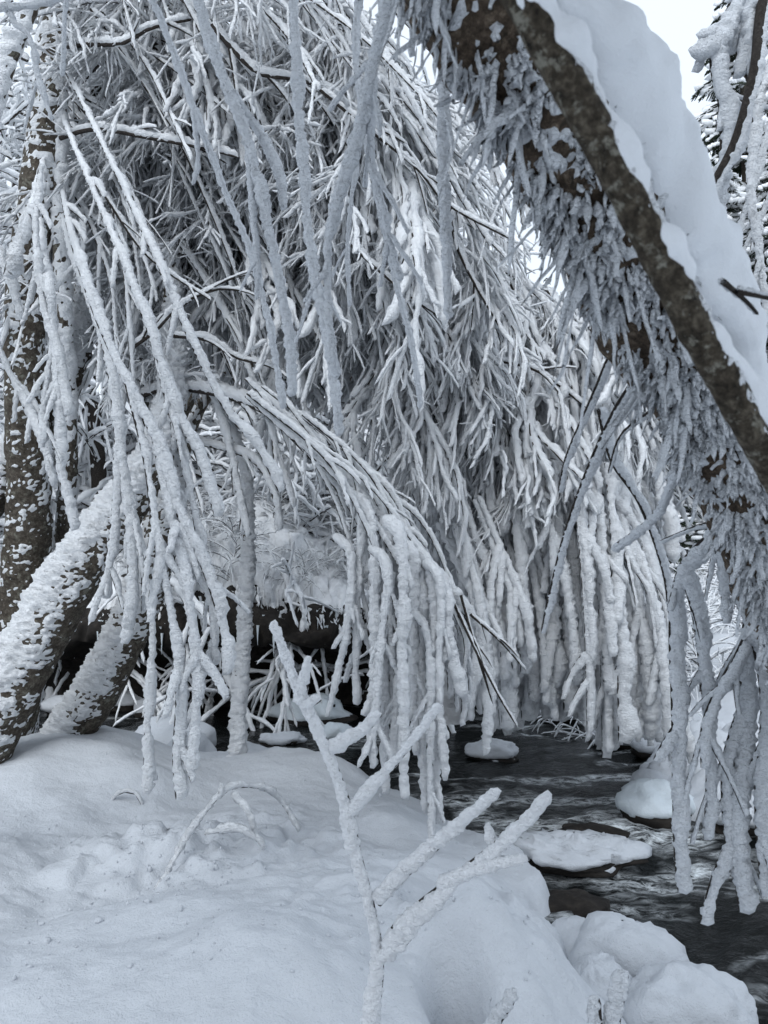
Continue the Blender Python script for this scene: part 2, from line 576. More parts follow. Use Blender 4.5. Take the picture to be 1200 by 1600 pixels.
def boulder(c, r, label, cap=0.08, ice=False, group=None, cat='rock', sink=0.35, lumps=0.0, name='boulder'):
    """c: base centre, r: half sizes; dark wet stone with its own cap of snow"""
    c = np.array(c, float); r = np.array(r, float)
    t = empty(name, c, label, cat, group)
    D, Q = sphere_grid(84, 52) if r[0] > 0.16 and c[1] < 3.5 else sphere_grid(40, 26)
    sd = rng.uniform(0, 50, 3)
    nz = 1 + 0.42 * fbm(D * 1.2 + sd, 2) + 0.07 * fbm(D * 4 + sd, 2)
    ctr = c + np.array([0, 0, r[2] * (1 - 2 * sink) * 0.5])
    child('stone', ctr + D * r * nz[:, None], Q, M_ROCK, t)
    # snow: a larger blob, drawn in at the waist so that the stone shows below
    up = D[:, 2]
    lip = 0.07 * vnoise(D * 3 + sd) + 0.05 * vnoise(D * 8 + sd)
    k = smooth(-0.12, 0.22, up + lip)
    off = cap * (k * 1.0 + 0.35 * k * np.clip(up, 0, 1)) - (1 - k) * (0.02 + 0.2 * r.min())
    V = ctr + D * r * nz[:, None] + norm(D / r) * off[:, None]
    V[:, 2] += cap * 0.35 * k
    V += D * (0.022 * fbm(D * 6 + sd, 3) + lumps * (np.abs(vnoise(D * 11 + sd)) - 0.3))[:, None]
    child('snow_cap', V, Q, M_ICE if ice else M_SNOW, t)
    return t


def boulder_px(px, py, w, h, label, z=0.0, aspect=0.8, **kw):
    g = G(px, py, z); d = depth(g)
    rx = w / 2 / FPX * d; rz = h / FPX * d * 0.62
    return boulder(g + np.array([0, rx * aspect * 0.5, 0]), (rx, rx * aspect, rz), label, **kw)


boulder_px(905, 1352, 205, 34, 'flat dark rock with a white snow top jutting into the stream', cap=0.03, aspect=0.62, z=0.06, lumps=0.07)
boulder_px(925, 1312, 120, 22, 'bare black rock breaking the water behind the flat snowy one', cap=-0.03)
boulder_px(900, 1425, 120, 30, 'bare dark rock in the shadowed water below the flat snowy one', cap=-0.03)
boulder_px(772, 1186, 74, 20, 'small flat snow-topped stone alone in mid stream', cap=0.04)
boulder_px(1030, 1284, 122, 62, 'smooth domed boulder glazed with grey ice below the hanging strands', cap=0.03, ice=True)
boulder_px(985, 1545, 165, 95, 'round snow-covered boulder at the water, in the lower corner', cap=0.05, aspect=0.8, sink=0.4)
boulder_px(1085, 1665, 215, 115, 'broad snow-covered boulder lowest of all beside the dark water', cap=0.06, aspect=0.7, sink=0.4)
boulder_px(915, 1510, 100, 40, 'low snow lump wedged between the bank drift and the round boulder', cap=0.05, sink=0.3)
boulder_px(935, 1590, 90, 60, 'rough heap of snow lumps in the gap behind the lowest boulder', z=0.1, cap=0.05, lumps=0.015)
boulder_px(524, 1160, 52, 28, 'small ice dome behind the sapling stem in the dark stream', cap=0.03, ice=True)
boulder_px(438, 1165, 66, 16, 'thin snow-capped ledge stone in the stream beside the slim trunk', cap=0.03)
boulder_px(484, 1128, 130, 40, 'ice-glazed stone under the dark rock overhang', cap=0.03, ice=True)
boulder_px(285, 1216, 76, 62, 'dark brown rock bearing a snow cushion on the near bank', z=0.1, cap=0.07, sink=0.25)
boulder_px(262, 1178, 130, 48, 'rounded snow hump at the water between the leaning trunk and slim trunk', cap=0.08)
boulder_px(150, 1196, 70, 22, 'flat brown stone peeking out beside the base of the leaning trunk', z=0.1, cap=0.04)
boulder_px(395, 1215, 56, 22, 'snow knob at the foot of the slim trunk', z=0.12, cap=0.05)
boulder_px(545, 1240, 84, 34, 'dark wet rock at the edge of the near snow behind the sapling', z=0.0, cap=0.02)
boulder_px(880, 1126, 80, 26, 'snow-covered stone at the far shore under the middle of the curtain', cap=0.06)
boulder_px(775, 1108, 60, 22, 'snowy stone at the far shore near the dark cave mouth', cap=0.05)
boulder_px(975, 1166, 90, 36, 'snow-covered stone under the tips of the curtain', cap=0.07)
for i, (a, b, w_, h_) in enumerate([(330, 1100, 70, 40), (395, 1098, 60, 34), (575, 1095, 70, 46), (640, 1098, 60, 40), (695, 1104, 56, 36), (610, 1120, 50, 18), (180, 1110, 80, 40), (240, 1118, 60, 30), (100, 1120, 70, 36)]):
    boulder_px(a, b, w_, h_, 'dark wet rock thinly capped with snow at the foot of the overhang', cap=0.025, sink=0.3, group='wet rocks at the foot of the overhang')
for i, (a, b, w_, h_) in enumerate([(1045, 1180, 80, 34), (1110, 1170, 90, 40), (1180, 1185, 100, 48), (1060, 1225, 70, 30), (1125, 1240, 90, 46), (1190, 1255, 80, 44),
                                    (1150, 1295, 70, 34), (1085, 1140, 70, 30), (1160, 1130, 90, 30)]):
    boulder_px(a, b, w_, h_, 'snow-capped stone in the heap along the bank behind the long hanging strands', z=0.05, cap=0.05, lumps=0.03,
               group='snow-capped stones heaped on the bank')

def ordinals(group, text):
    words = 'leftmost second third fourth fifth sixth seventh eighth ninth tenth eleventh twelfth thirteenth fourteenth'.split()
    obs = [o for o in bpy.data.objects if o.get('group') == group]
    obs.sort(key=lambda o: o.location[0] / max(o.location[1], .1))
    for w_, o in zip(words, obs):
        o['label'] = (w_ + text) if w_ == 'leftmost' else (w_ + ' from the left' + text)


ordinals('snow-capped stones heaped on the bank', ' of the snow-capped stones heaped on the right bank')
ordinals('wet rocks at the foot of the overhang', ' of the dark wet rocks below the overhang')

# ------------------------------------------------------------------ rock ledge with the dark hollow beneath
ledge = empty('rock_ledge', P(430, 1085, 11.0) * [1, 1, 0], 'dark rock overhang with thick snow and frost fringe above the stream hollow', 'rock ledge')
NU, NV = 260, 70
uX = np.linspace(-5.2, 1.9, NU)
Yb = np.interp(uX, [-5.2, -3.5, -2.0, -0.6, 0.6, 1.9], [10.6, 10.4, 10.5, 10.9, 11.3, 11.8])
lipz = np.interp(uX, [-5.2, -4.0, -3.0, -2.2, -1.0, -0.2, 0.6, 1.2, 1.9], [1.1, 1.25, 1.25, 1.45, 1.20, 1.15, 1.0, .8, .5])
prof = np.array([(1.3, -0.5), (1.4, 0.1), (1.2, 0.5), (0.7, 0.75), (0.15, 0.82), (-0.05, 0.92), (-0.02, 1.02), (0.2, 1.14), (0.6, 1.35), (1.2, 1.75), (2.2, 2.1), (3.4, 2.2)])
sq, _ = resample(np.c_[prof, np.zeros(len(prof))], 0.05)
idx = np.linspace(0, len(sq) - 1, NV)
pr = np.stack([np.interp(idx, np.arange(len(sq)), sq[:, k]) for k in (0, 1)], 1)
LX = np.repeat(uX[None], NV, 0)
LY = Yb[None] + pr[:, 0][:, None]
LZ = pr[:, 1][:, None] * lipz[None] * np.ones_like(LX)
LV = np.stack([LX, LY, LZ], -1)
nz = 0.42 * fbm(LV * 1.5, 3) + 0.20 * fbm(LV * 4.5, 3)
LV = LV + np.stack([np.zeros_like(nz), -nz, 0.5 * nz], -1)
child('rock', LV.reshape(-1, 3), quads(NV, NU, False), M_ROCK, ledge)
i0 = int(NV * 0.47)
SV = LV[i0:].copy()
kk = smooth(0, 5, np.arange(NV - i0))[:, None] * np.ones(NU)[None]
th = (0.05 + 0.16 * kk + 0.10 * fbm(SV * 2.2 + 5, 3) + 0.05 * vnoise(SV * 7)) - 0.10 * (1 - kk)
SV[..., 2] += th * 0.9; SV[..., 1] -= th * 0.5
SV += 0.05 * np.stack([vnoise(SV * 9), vnoise(SV * 9 + 4), vnoise(SV * 8 + 8)], -1) + 0.035 * np.stack([vnoise(SV * 19), vnoise(SV * 18 + 4), vnoise(SV * 17 + 8)], -1)
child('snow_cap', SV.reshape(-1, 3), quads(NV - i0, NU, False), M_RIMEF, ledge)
# icicles and frost along the lip
ic, _, icq, _ = tube(np.array([[0, 0, -t_] for t_ in np.linspace(0, 1, 7)]), None, 7)
_, icd, _, _ = tube(np.array([[0, 0, -t_] for t_ in np.linspace(0, 1, 7)]), None, 7)
icr = 0.10 * (1 - np.linspace(0, 1, 7) ** 0.8) + 0.004
ice_me = mesh_np('icicle', (ic[:, None] + icd * icr[:, None, None]).reshape(-1, 3), icq, M_ICE)
j0 = int(NV * 0.44)
for k in range(70):
    c = rng.integers(10, NU - 10)
    p = LV[j0 + rng.integers(-3, 4), c] - np.array(ledge.location)
    o = link('icicle', ice_me, ledge)
    L = rng.uniform(0.08, 0.32)
    o.location = p; o.scale = (L * 0.8, L * 0.8, L)

# ------------------------------------------------------------------ trunks plastered with snow
def trunk(path, rad, parent, bmat, rmat=None, cover=0.0, upbias=0.5, thick=0.05, flake=0.09, name='trunk', wind=(0.3, -0.5, 0.5), q=1.0, rough=0.06, flakeamp=1.0):
    """bark tube plus a snow tube that dips below the bark wherever the plaster is missing; cover -1..1"""
    rmat = rmat or M_RIME
    path = np.asarray(path, float)
    d = max(0.5, depth(path.mean(0))); px = d / PXM
    rm = float(np.mean(rad))
    P_, S = resample(path, 3.0 * px / q)
    u = S / S[-1]
    r = np.interp(u, np.linspace(0, 1, len(rad)), rad)
    k = int(np.clip(2 * math.pi * rm / (px * 3.0) * q, 12, 110))
    sd = rng.uniform(0, 60, 3)

    def skin(Pc, rc, kc):
        c, D, Q, t = tube(Pc, rc, kc)
        V = c[:, None, :] + D * rc[:, None, None]
        nb = fbm(V / (rm * 0.9) + sd, 3) * rough * 2 + fbm(V / (rm * 0.35) + sd, 2) * rough
        return V + D * (nb * rm)[..., None], D, Q
    V, D, Q = skin(P_[::2] if len(P_) % 2 else np.vstack([P_[::2], P_[-1:]]), r[::2] if len(P_) % 2 else np.append(r[::2], r[-1]), max(10, k // 2))
    b = child(name, V.reshape(-1, 3), Q, bmat, parent)
    V, D, Q = skin(P_, r, k)
    w = norm(np.array(wind))
    n1 = fbm(V / (flake * 3.5) + sd, 2)
    # flakes: short scales stacked along the stem
    n2 = vnoise(V * np.array([1, 1, 1.5]) / flake + sd * 2) * 0.6 + vnoise(V / (flake * 0.45) + sd) * 0.4
    al = D @ w
    upn = D[..., 2]
    h = cover + 0.55 * al + upbias * upn + 0.55 * n1 + 0.75 * flakeamp * n2
    th = thick * np.clip(h, -0.7, 1.5)
    th = np.where(th < 0, th * 0.6, th)
    V2 = V + D * th[..., None]
    # settled snow sits on top of the plaster
    V2[..., 2] += np.clip(upn, 0, 1) * np.clip(h, 0, 1) * thick * 0.5
    child('snow', V2.reshape(-1, 3), Q, rmat, b)
    return P_


# old mossy trunk at the left edge
T1 = empty('mossy_tree', G(20, 1150, 0.3), 'upright brown mossy trunk flecked with frost at the left edge', 'tree')
t1p = trunk(px_path([(5, 1180, 6.6), (30, 1000, 6.3), (45, 800, 6.0), (38, 560, 5.6), (42, 430, 5.5), (66, 250, 5.4), (84, 60, 5.4), (92, -120, 5.4), (100, -300, 5.4)]),
      [0.25, 0.20, 0.16, 0.135, 0.12, 0.105, 0.09], T1, M_BARK, cover=-0.25, thick=0.035, flake=0.03, q=1.4)
T2 = empty('frosted_tree', G(110, 1190, 0.3), 'thin upright frosted trunk just right of the mossy brown one', 'tree')
t2p = trunk(px_path([(30, 1160, 6.8), (70, 1000, 6.7), (98, 850, 6.4), (107, 700, 5.9), (97, 430, 5.5), (92, 240, 5.4), (98, 40, 5.4), (104, -150, 5.4)]),
      [0.09, 0.08, 0.07, 0.055, 0.05, 0.04], T2, M_BARK, cover=0.0, thick=0.03, flake=0.04)
T3 = empty('leaning_tree', G(-30, 1180, 0.3), 'thickest leaning trunk plastered with crusted snow, rising rightward at the left', 'tree')
t3p = trunk(px_path([(-60, 1240, 5.6), (10, 1090, 5.6), (70, 980, 5.6), (140, 865, 5.6), (215, 765, 5.7), (262, 650, 5.8), (270, 520, 5.9), (262, 380, 6.0)]),
      [0.22, 0.205, 0.195, 0.175, 0.14, 0.10, 0.07, 0.05], T3, M_BARK, cover=0.08, thick=0.045, flake=0.026, upbias=1.0, flakeamp=1.0, q=1.7)
T4 = empty('leaning_tree', G(90, 1200, 0.3), 'leaning snow-flecked trunk whose base shows bare bark in the near snow', 'tree')
t4p = trunk(px_path([(78, 1225, 6.4), (100, 1160, 6.4), (150, 1085, 6.4), (205, 975, 6.4), (238, 890, 6.4), (262, 780, 6.4), (255, 690, 6.4), (222, 615, 6.3), (205, 500, 6.3), (215, 380, 6.3)]),
      [0.20, 0.18, 0.17, 0.165, 0.15, 0.12, 0.10, 0.08, 0.05], T4, M_BARK, cover=-0.05, thick=0.04, flake=0.026, upbias=0.95, flakeamp=1.0, q=1.7)
T5 = empty('leaning_tree', G(-60, 1160, 0.3), 'snow-plastered trunk leaning in from the left edge above the thickest one', 'tree')
t5p = trunk(px_path([(-260, 1150, 6.0), (-120, 900, 6.0), (0, 745, 6.0), (70, 660, 6.0), (120, 560, 6.0), (135, 420, 6.1), (130, 250, 6.2)]),
      [0.24, 0.22, 0.2, 0.16, 0.10, 0.07, 0.05], T5, M_BARK, cover=0.05, thick=0.045, flake=0.026, upbias=.9, flakeamp=1.0, q=1.5)
T6 = empty('slim_tree', on_ground(370, 1200), 'slim upright trunk wholly wrapped in ribbed white snow', 'tree')
t6p = trunk(px_path([(370, 1215, 6.7), (371, 1160, 6.7), (375, 1060, 6.7), (381, 980, 6.7), (386, 880, 6.7), (388, 800, 6.7), (384, 745, 6.7), (372, 700, 6.7), (352, 650, 6.7), (335, 615, 6.6)]),
      [0.062, 0.056, 0.052, 0.05, 0.047, 0.04, 0.03, 0.025], T6, M_BARK, cover=0.55, thick=0.026, flake=0.026, upbias=0.3, flakeamp=1.6, q=1.6)
# small dark trunks of the thicket behind
T7 = empty('slim_tree', P(330, 1080, 9.0), 'bare brown stem behind the snow-loaded arching limb', 'tree')
trunk(px_path([(215, 900, 9.4), (262, 700, 9.2), (310, 600, 9.0), (360, 520, 8.9), (440, 440, 8.8)]), [0.10, 0.09, 0.07, 0.05], T7, M_BARK, cover=-0.3, thick=0.04)
T8 = empty('slim_tree', P(370, 1080, 9.3), 'second bare brown stem behind the arching limb, nearer the slim trunk', 'tree')
trunk(px_path([(240, 920, 9.6), (290, 690, 9.4), (345, 590, 9.2), (410, 560, 9.1), (500, 520, 9.0)]), [0.11, 0.10, 0.07, 0.04], T8, M_BARK, cover=-0.3, thick=0.04)

# ------------------------------------------------------------------ weeping branches, by hand where the eye finds them
def wpx(w, d): return 0.80 * w / 2 / FPX * d


def hand(tree, lists, name='branch', rb=0.30, lats=0, latL=0.3, w=None, mat=None, expose=None, fin=1.2, lump=0.50, twig=None, latdroop=2.5, latw=0.62, q=1.0, taper=(1.0, 0.78)):
    """each entry: (width in photo pixels, [(px, py, depth), ...]); all of them form one branch"""
    s = Spray()
    for wd, pl in lists:
        pp = px_path(pl)
        d = depth(pp.mean(0))
        r = wpx(wd, d)
        rbk = max(0.0035, r * rb)
        line = s.strand(pp, (rbk * 1.15, rbk * 0.55), (r * taper[0], r * taper[1]), w=w, expose=expose, fin=fin, lump=lump, q=q)
        for i in range(lats):
            u_ = rng.uniform(0.12, 0.86)
            p0, dr = at(line, u_)
            side = norm(np.cross(dr, norm(rng.normal(0, 1, 3) + np.array([0, -1.6, 0]))))
            dd = norm(dr + side * rng.choice([-1, 1]) * rng.uniform(0.3, 0.75) + rng.normal(0, .12, 3))
            L = latL * rng.uniform(0.5, 1.3)
            rl = r * latw * rng.uniform(0.75, 1.2)
            s.strand(weep(p0, dd, L, latdroop), (rl * rb, rl * rb * 0.5), (rl, rl * 0.7), w=w, expose=expose, fin=fin, lump=lump, q=q)
    return s.build(tree, twig or M_TWIG, mat or (M_NEAR_SHADED if d < 3.2 else M_RIME), name)


def flow(tree, p0, d0, L, droop, r, nl, latL, rb=0.26, lat2=0, mat=None, expose=None, w=None, latspread=0.9, latw=0.7, latdroop=2.2, fin=1.25, n=16, wander=.25, q=1.0):
    s = Spray()
    main = s.strand(weep(p0, d0, L, droop, wander, n), (max(r * rb * 1.4, .004), max(r * rb * .5, .0025)), (r, r * 0.8), expose=expose, w=w, fin=fin, q=q)
    for i in range(nl):
        u_ = 0.10 + 0.88 * (i + rng.uniform(0, 1)) / nl
        q0, dr = at(main, u_)
        side = norm(np.cross(dr, norm(rng.normal(0, 1, 3) + np.array([0, -1.2, 0]))))
        dd = norm(dr + side * (1 if i % 2 else -1) * rng.uniform(0.35, latspread))
        Ll = latL * rng.uniform(0.5, 1.3) * (1.15 - 0.55 * u_)
        rl = r * latw * rng.uniform(0.7, 1.2)
        ln = s.strand(weep(q0, dd, Ll, latdroop, wander, 9), (max(rl * rb, .003), max(rl * rb * .5, .002)), (rl, rl * 0.75), expose=expose, w=w, fin=fin, q=q)
        for j in range(lat2):
            q1, dr1 = at(ln, rng.uniform(0.15, 0.9))
            d2 = norm(dr1 + rng.normal(0, 0.6, 3))
            s.strand(weep(q1, d2, Ll * rng.uniform(.25, .5), latdroop, wander, 5), (max(rl * rb * .7, .0025), .002), (rl * .7, rl * .5), w=w, expose=expose, fin=fin, q=q)
    return s.build(tree, M_TWIG, mat or M_RIME)


# --- near leaning tree across the upper right corner
LA = empty('leaning_birch', P(1320, 1330, 2.6), 'thick leaning trunk with ragged rime feathers crossing the upper corner', 'tree')
la_pts = px_path([(560, -420, 1.05), (700, -130, 1.12), (805, 60, 1.2), (900, 230, 1.28), (985, 400, 1.36), (1075, 570, 1.46), (1150, 720, 1.56), (1215, 880, 1.7), (1290, 1100, 2.0), (1340, 1300, 2.4)])
la_line = trunk(la_pts, [0.125, 0.115, 0.11, 0.105, 0.10, 0.10, 0.10, 0.10, .11], LA, M_BIRCH, rmat=M_NEAR_SHADED, cover=-0.30, thick=0.020, flake=0.015, upbias=0.25, wind=(-0.2, -0.4, 0.2), q=0.75, rough=0.10, flakeamp=1.4)
# snow lying along the top of the leaning trunk
def ridge_snow(line, u0, u1, width, height, parent, lean=(0.75, 0.35, 0.55), seed=3.0, n=110, k=30, endround=0.16, name='snow_cap', lumpy=0.06):
    us = np.linspace(u0, u1, n)
    c = np.array([at(line, uq)[0] for uq in us]); t = np.array([at(line, uq)[1] for uq in us])
    t = norm(t)
    lv = norm(np.array(lean))
    nrm = norm(lv - (t @ lv)[:, None] * t); bi = np.cross(t, nrm)
    a = np.linspace(0, 2 * math.pi, k, endpoint=False)
    e = np.minimum((us - u0) / (u1 - u0), (u1 - us) / (u1 - u0)) / endround
    e = np.sqrt(np.clip(1 - (1 - np.clip(e, 0, 1)) ** 2, 0.001, 1))
    swell = e * (1 + 0.22 * np.sin(us * 19 + seed) + 0.13 * np.sin(us * 41 + seed * 2))
    W_ = width * np.sqrt(e); H_ = height * swell
    ca_, sa_ = np.cos(a), np.sin(a)
    V = c[:, None] + nrm[:, None] * ((0.5 * H_)[:, None] * (1 + ca_[None]) * 1.0)[..., None] + bi[:, None] * (W_[:, None] * sa_[None] * (1 - 0.18 * ca_[None]))[..., None]
    Dv = norm(V - (c + nrm * (0.5 * H_)[:, None])[:, None])
    V = V + Dv * (lumpy * fbm(V * 5 + seed, 3) + 0.012 * vnoise(V * 22) + 0.005 * vnoise(V * 60))[..., None]
    return child(name, V.reshape(-1, 3), quads(n, k), M_CAP, parent)


ridge_snow(la_line, 0.08, 0.46, 0.130, 0.146, LA, lean=(0.80, -0.10, 0.55), seed=3, lumpy=0.04)
ridge_snow(la_line, 0.47, 0.82, 0.120, 0.105, LA, lean=(0.80, -0.10, 0.55), seed=8, lumpy=0.04)

# rime feathers: flat tapering blades that hang from the bark
def feather_mesh(seed):
    n, k = 6, 5
    t = np.linspace(0, 1, n)
    wv = np.interp(t, [0, .12, .45, .8, 1], [.35, .8, 1, .62, .04]) * 0.5
    c = np.stack([0.12 * np.sin(t * 3 + seed), 0.10 * t ** 2, -t], 1)
    _, D, Q, _ = tube(np.stack([t * 0, t * 0, -t], 1), None, k)
    V = c[:, None] + D * (wv * 0.55)[:, None, None] * np.array([1, 0.42, 1])
    nz = vnoise(V * 5 + seed * 7)[..., None] * 0.20 + vnoise(V * 9 + seed * 3)[..., None] * 0.16
    V = V + D * nz * (1 - t[:, None, None] * .5)
    return mesh_np('rime_feather', V.reshape(-1, 3), Q, M_NEAR_SHADED), V.reshape(-1, 3), Q


feath = [feather_mesh(s_) for s_ in range(9)]
fr_V, fr_Q, fr_n = [], [], 0
la_loc = np.array(LA.location)
rad_u = np.linspace(0, 1, 9); rad_v = [0.125, 0.115, 0.11, 0.105, 0.10, 0.10, 0.10, 0.10, .11]
cnt = 0
for i in range(6200):
    big = i < 460
    u_ = rng.uniform(0.08, 0.92)
    p, t = at(la_line, u_)
    upv = norm(ZUP - (t @ ZUP) * t); cv = np.cross(t, upv)
    if cv[1] > 0: cv = -cv                      # towards the viewer's side of the trunk
    th = (rng.uniform(135, 205) if rng.uniform() < .65 else rng.uniform(80, 140)) if big else (rng.uniform(50, 150) if rng.uniform() < .5 else rng.uniform(135, 205))
    cl = float(vnoise(np.array([u_ * 48, th / 20, 3.3]))) + .5 * float(vnoise(np.array([u_ * 110, th / 9, 8.3])))
    if cl < (.0 if th < 130 else -.35): continue
    n = upv * math.cos(R(th)) + cv * math.sin(R(th))
    r = np.interp(u_, rad_u, rad_v)
    q0 = p + n * r * rng.uniform(0.93, 1.04)
    low = smooth(60, 170, th)
    L = rng.uniform(0.022, 0.046) * (1 + 1.5 * smooth(120, 190, th)) if big else rng.uniform(0.007, 0.026) * (1 + 1.2 * smooth(110, 180, th))
    L *= 1 + .7 * max(cl, -.3)
    if big and u_ < 0.38 and th > 110: L *= 1.5
    Wd = min(L * rng.uniform(0.45, 1.1), rng.uniform(.014, .036))
    zax = -norm(np.array([0, 0, -1.0]) + n * rng.uniform(0.1, 0.55) + t * rng.normal(0, .3) + rng.normal(0, .28, 3))
    yax = norm(n - (n @ zax) * zax); xax = np.cross(yax, zax)
    f = rng.integers(0, 9)
    Mx = np.stack([xax * Wd, yax * Wd * rng.uniform(.6, 1.2), zax * L], 1)
    if big:
        o = link('rime_feather', feath[f][0], LA)
        from mathutils import Matrix
        m4 = Matrix.Identity(4)
        for a in range(3):
            for b in range(3): m4[a][b] = Mx[a][b]
            m4[a][3] = (q0 - la_loc)[a]
        o.matrix_local = m4
    else:
        fr_V.append(feath[f][1] @ Mx.T + q0); fr_Q.append(feath[f][2] + fr_n); fr_n += len(feath[f][1])
o = child('rime_fringe', np.vstack(fr_V), np.vstack(fr_Q), M_NEAR_SHADED, LA)
o['kind'] = 'stuff'

lf_V, lf_Q, lf_n = [], [], 0
for i in range(750):
    q0 = LV[j0 + rng.integers(1, 18), rng.integers(4, NU - 4)] + rng.normal(0, .03, 3) + np.array([0, -.03, 0])
    L = rng.uniform(.07, .24); a_ = rng.uniform(0, 6.3)
    Mx = np.stack([np.array([math.cos(a_), math.sin(a_), 0]) * L * .5, np.array([-math.sin(a_), math.cos(a_), 0]) * L * .5, norm(np.array([rng.normal(0, .3), .35, 1.0])) * L], 1)
    f = rng.integers(0, 9)
    lf_V.append(feath[f][1] @ Mx.T + q0); lf_Q.append(feath[f][2] + lf_n); lf_n += len(feath[f][1])
o = child('frost_fringe', np.vstack(lf_V), np.vstack(lf_Q), M_RIMEF, ledge)
o['kind'] = 'stuff'

# its hanging, rime-loaded twigs at the right side of the view
RW = (0.8, -0.25, -0.2)
hand(LA, [(30, [(1150, 770, 1.75), (1112, 828, 1.95), (1062, 885, 2.1), (1047, 970, 2.2), (1050, 1100, 2.2), (1052, 1250, 2.2), (1054, 1330, 2.2), (1060, 1394, 2.2)]),
          (22, [(1110, 832, 1.95), (1125, 900, 2.0), (1130, 975, 2.0)]),
          (24, [(1062, 890, 2.1), (1082, 960, 2.15), (1095, 1060, 2.2), (1104, 1180, 2.2), (1100, 1312, 2.2)])], w=RW, fin=1.25, rb=.22, lats=2, latL=.16)
hand(LA, [(34, [(1215, 830, 1.9), (1165, 960, 2.1), (1155, 1100, 2.2), (1140, 1290, 2.2), (1156, 1425, 2.2)]),
          (30, [(1168, 960, 2.1), (1190, 1100, 2.15), (1180, 1250, 2.15), (1190, 1400, 2.15)]),
          (20, [(1160, 1000, 2.1), (1100, 1120, 2.15), (1095, 1200, 2.15)]),
          (22, [(1155, 1100, 2.2), (1128, 1200, 2.2), (1136, 1330, 2.2), (1152, 1390, 2.2)])], w=RW, fin=1.35, rb=.2, lats=4, latL=.22)
hand(LA, [(15, [(950, 560, 1.7), (925, 620, 1.75), (885, 712, 1.8), (872, 770, 1.85)]),
          (16, [(985, 600, 1.65), (955, 650, 1.72), (915, 740, 1.8), (880, 840, 1.9), (858, 930, 1.95), (845, 990, 1.95)]),
          (9, [(1020, 640, 1.65), (970, 680, 1.7), (950, 740, 1.75)])], w=(0.8, 0.1, -0.3), rb=.42, expose=1.3)
hand(LA, [(20, [(1065, 690, 1.6), (1030, 790, 1.8), (990, 830, 1.9), (955, 855, 2.0)]), (10, [(1180, 810, 1.8), (1110, 815, 2.0), (1030, 845, 2.1)])], w=(.5, -.2, -.6))
hand(LA, [(18, [(935, 640, 2.3), (955, 720, 2.4), (1000, 790, 2.5), (1035, 890, 2.6), (1045, 960, 2.6)])], w=(.6, .2, .6), rb=.35, expose=1.5)
hand(LA, [(23, [(690, -40, 1.5), (689, 120, 1.55), (687, 260, 1.6), (694, 400, 1.65), (698, 500, 1.65)]), (20, [(650, -30, 1.4), (640, 90, 1.45)])], w=(.4, -.6, 0), rb=.16, lats=1, latL=.1)
hand(LA, [(24, [(610, -60, 1.5), (585, 60, 1.6), (560, 180, 1.7), (540, 250, 1.75), (520, 320, 1.8), (508, 400, 1.85), (512, 520, 1.85), (520, 590, 1.9)]),
          (18, [(575, 110, 1.65), (578, 240, 1.75), (600, 350, 1.8), (622, 440, 1.85)])], w=(.5, -.5, -.1), rb=.18, expose=1.0, lats=4, latL=.14)

# --- the thin stem in front of it
NB = empty('slim_leaning_tree', P(1420, 1130, 1.5), 'bare dark stem with a snow rim crossing in front of the feathered trunk', 'tree')
nb_pts = px_path([(700, -260, 0.70), (790, -60, 0.72), (850, 60, 0.73), (935, 215, 0.74), (1015, 370, 0.76), (1090, 520, 0.79), (1150, 630, 0.82), (1215, 745, 0.87), (1330, 960, 1.05), (1400, 1100, 1.3)])
nb_line = trunk(nb_pts, [0.0185, 0.018, 0.0178, 0.0178, 0.0178, 0.018, 0.018, 0.018], NB, M_STEM, rmat=M_NEAR_SHADED, cover=-0.62, thick=0.006, flake=0.010, upbias=0.55, wind=(.6, 0, .4), q=0.8)
ridge_snow(nb_line, 0.02, 0.98, 0.012, 0.027, NB, lean=(0.9, 0.1, 0.45), seed=5, n=200, k=14, endround=.02, lumpy=0.012, name='snow_rim')
hand(NB, [(12, [(1130, 440, 0.95), (1165, 470, 1.0), (1185, 492, 1.02)]), (10, [(1150, 455, 0.97), (1200, 466, 1.0), (1240, 480, 1.0)])], rb=.7, expose=2.0)

# --- tree at the upper right, against the sky
UR = empty('corner_tree', P(1420, 1200, 3.4), 'dark twisting branches furred with rime against the sky in the corner', 'tree')
ur = trunk(px_path([(1420, 1240, 3.4), (1400, 700, 3.3), (1330, 200, 3.1), (1260, -120, 3.0), (1200, -300, 3.0)]), [0.07, 0.06, 0.05, 0.04, 0.03], UR, M_BARK, cover=0.2, thick=0.02, flake=.04)
hand(UR, [(30, [(1250, -160, 3.0), (1195, -10, 2.95), (1178, 110, 2.9), (1150, 215, 2.9), (1118, 280, 2.9), (1092, 330, 2.9), (1072, 370, 2.9)])], rb=.72, expose=1.3, w=(.7, .3, .2), lump=.35)
hand(UR, [(34, [(1170, -60, 3.0), (1140, 10, 3.0), (1105, 60, 3.0), (1075, 78, 3.0)]), (26, [(1110, 50, 3.0), (1112, 110, 3.0), (1125, 170, 3.0), (1126, 240, 3.0), (1112, 330, 3.0), (1118, 440, 3.0)]),
          (36, [(1150, -40, 3.0), (1160, 60, 3.0), (1168, 130, 3.0)]), (16, [(1120, 130, 3.0), (1150, 160, 3.0), (1180, 175, 3.0)])], rb=.25, w=(.5, -.3, -.7), fin=1.5, lats=3, latL=.15)
hand(UR, [(20, [(1215, 60, 2.8), (1180, 170, 2.8), (1168, 300, 2.8), (1185, 420, 2.8), (1195, 520, 2.8)]), (14, [(1200, 190, 3.2), (1160, 330, 3.2), (1130, 420, 3.2), (1110, 500, 3.3)]),
          (14, [(1230, 240, 3.3), (1170, 370, 3.4), (1140, 430, 3.4), (1150, 500, 3.4)])], rb=.25, w=(.6, -.2, -.3), lats=3, latL=.2)

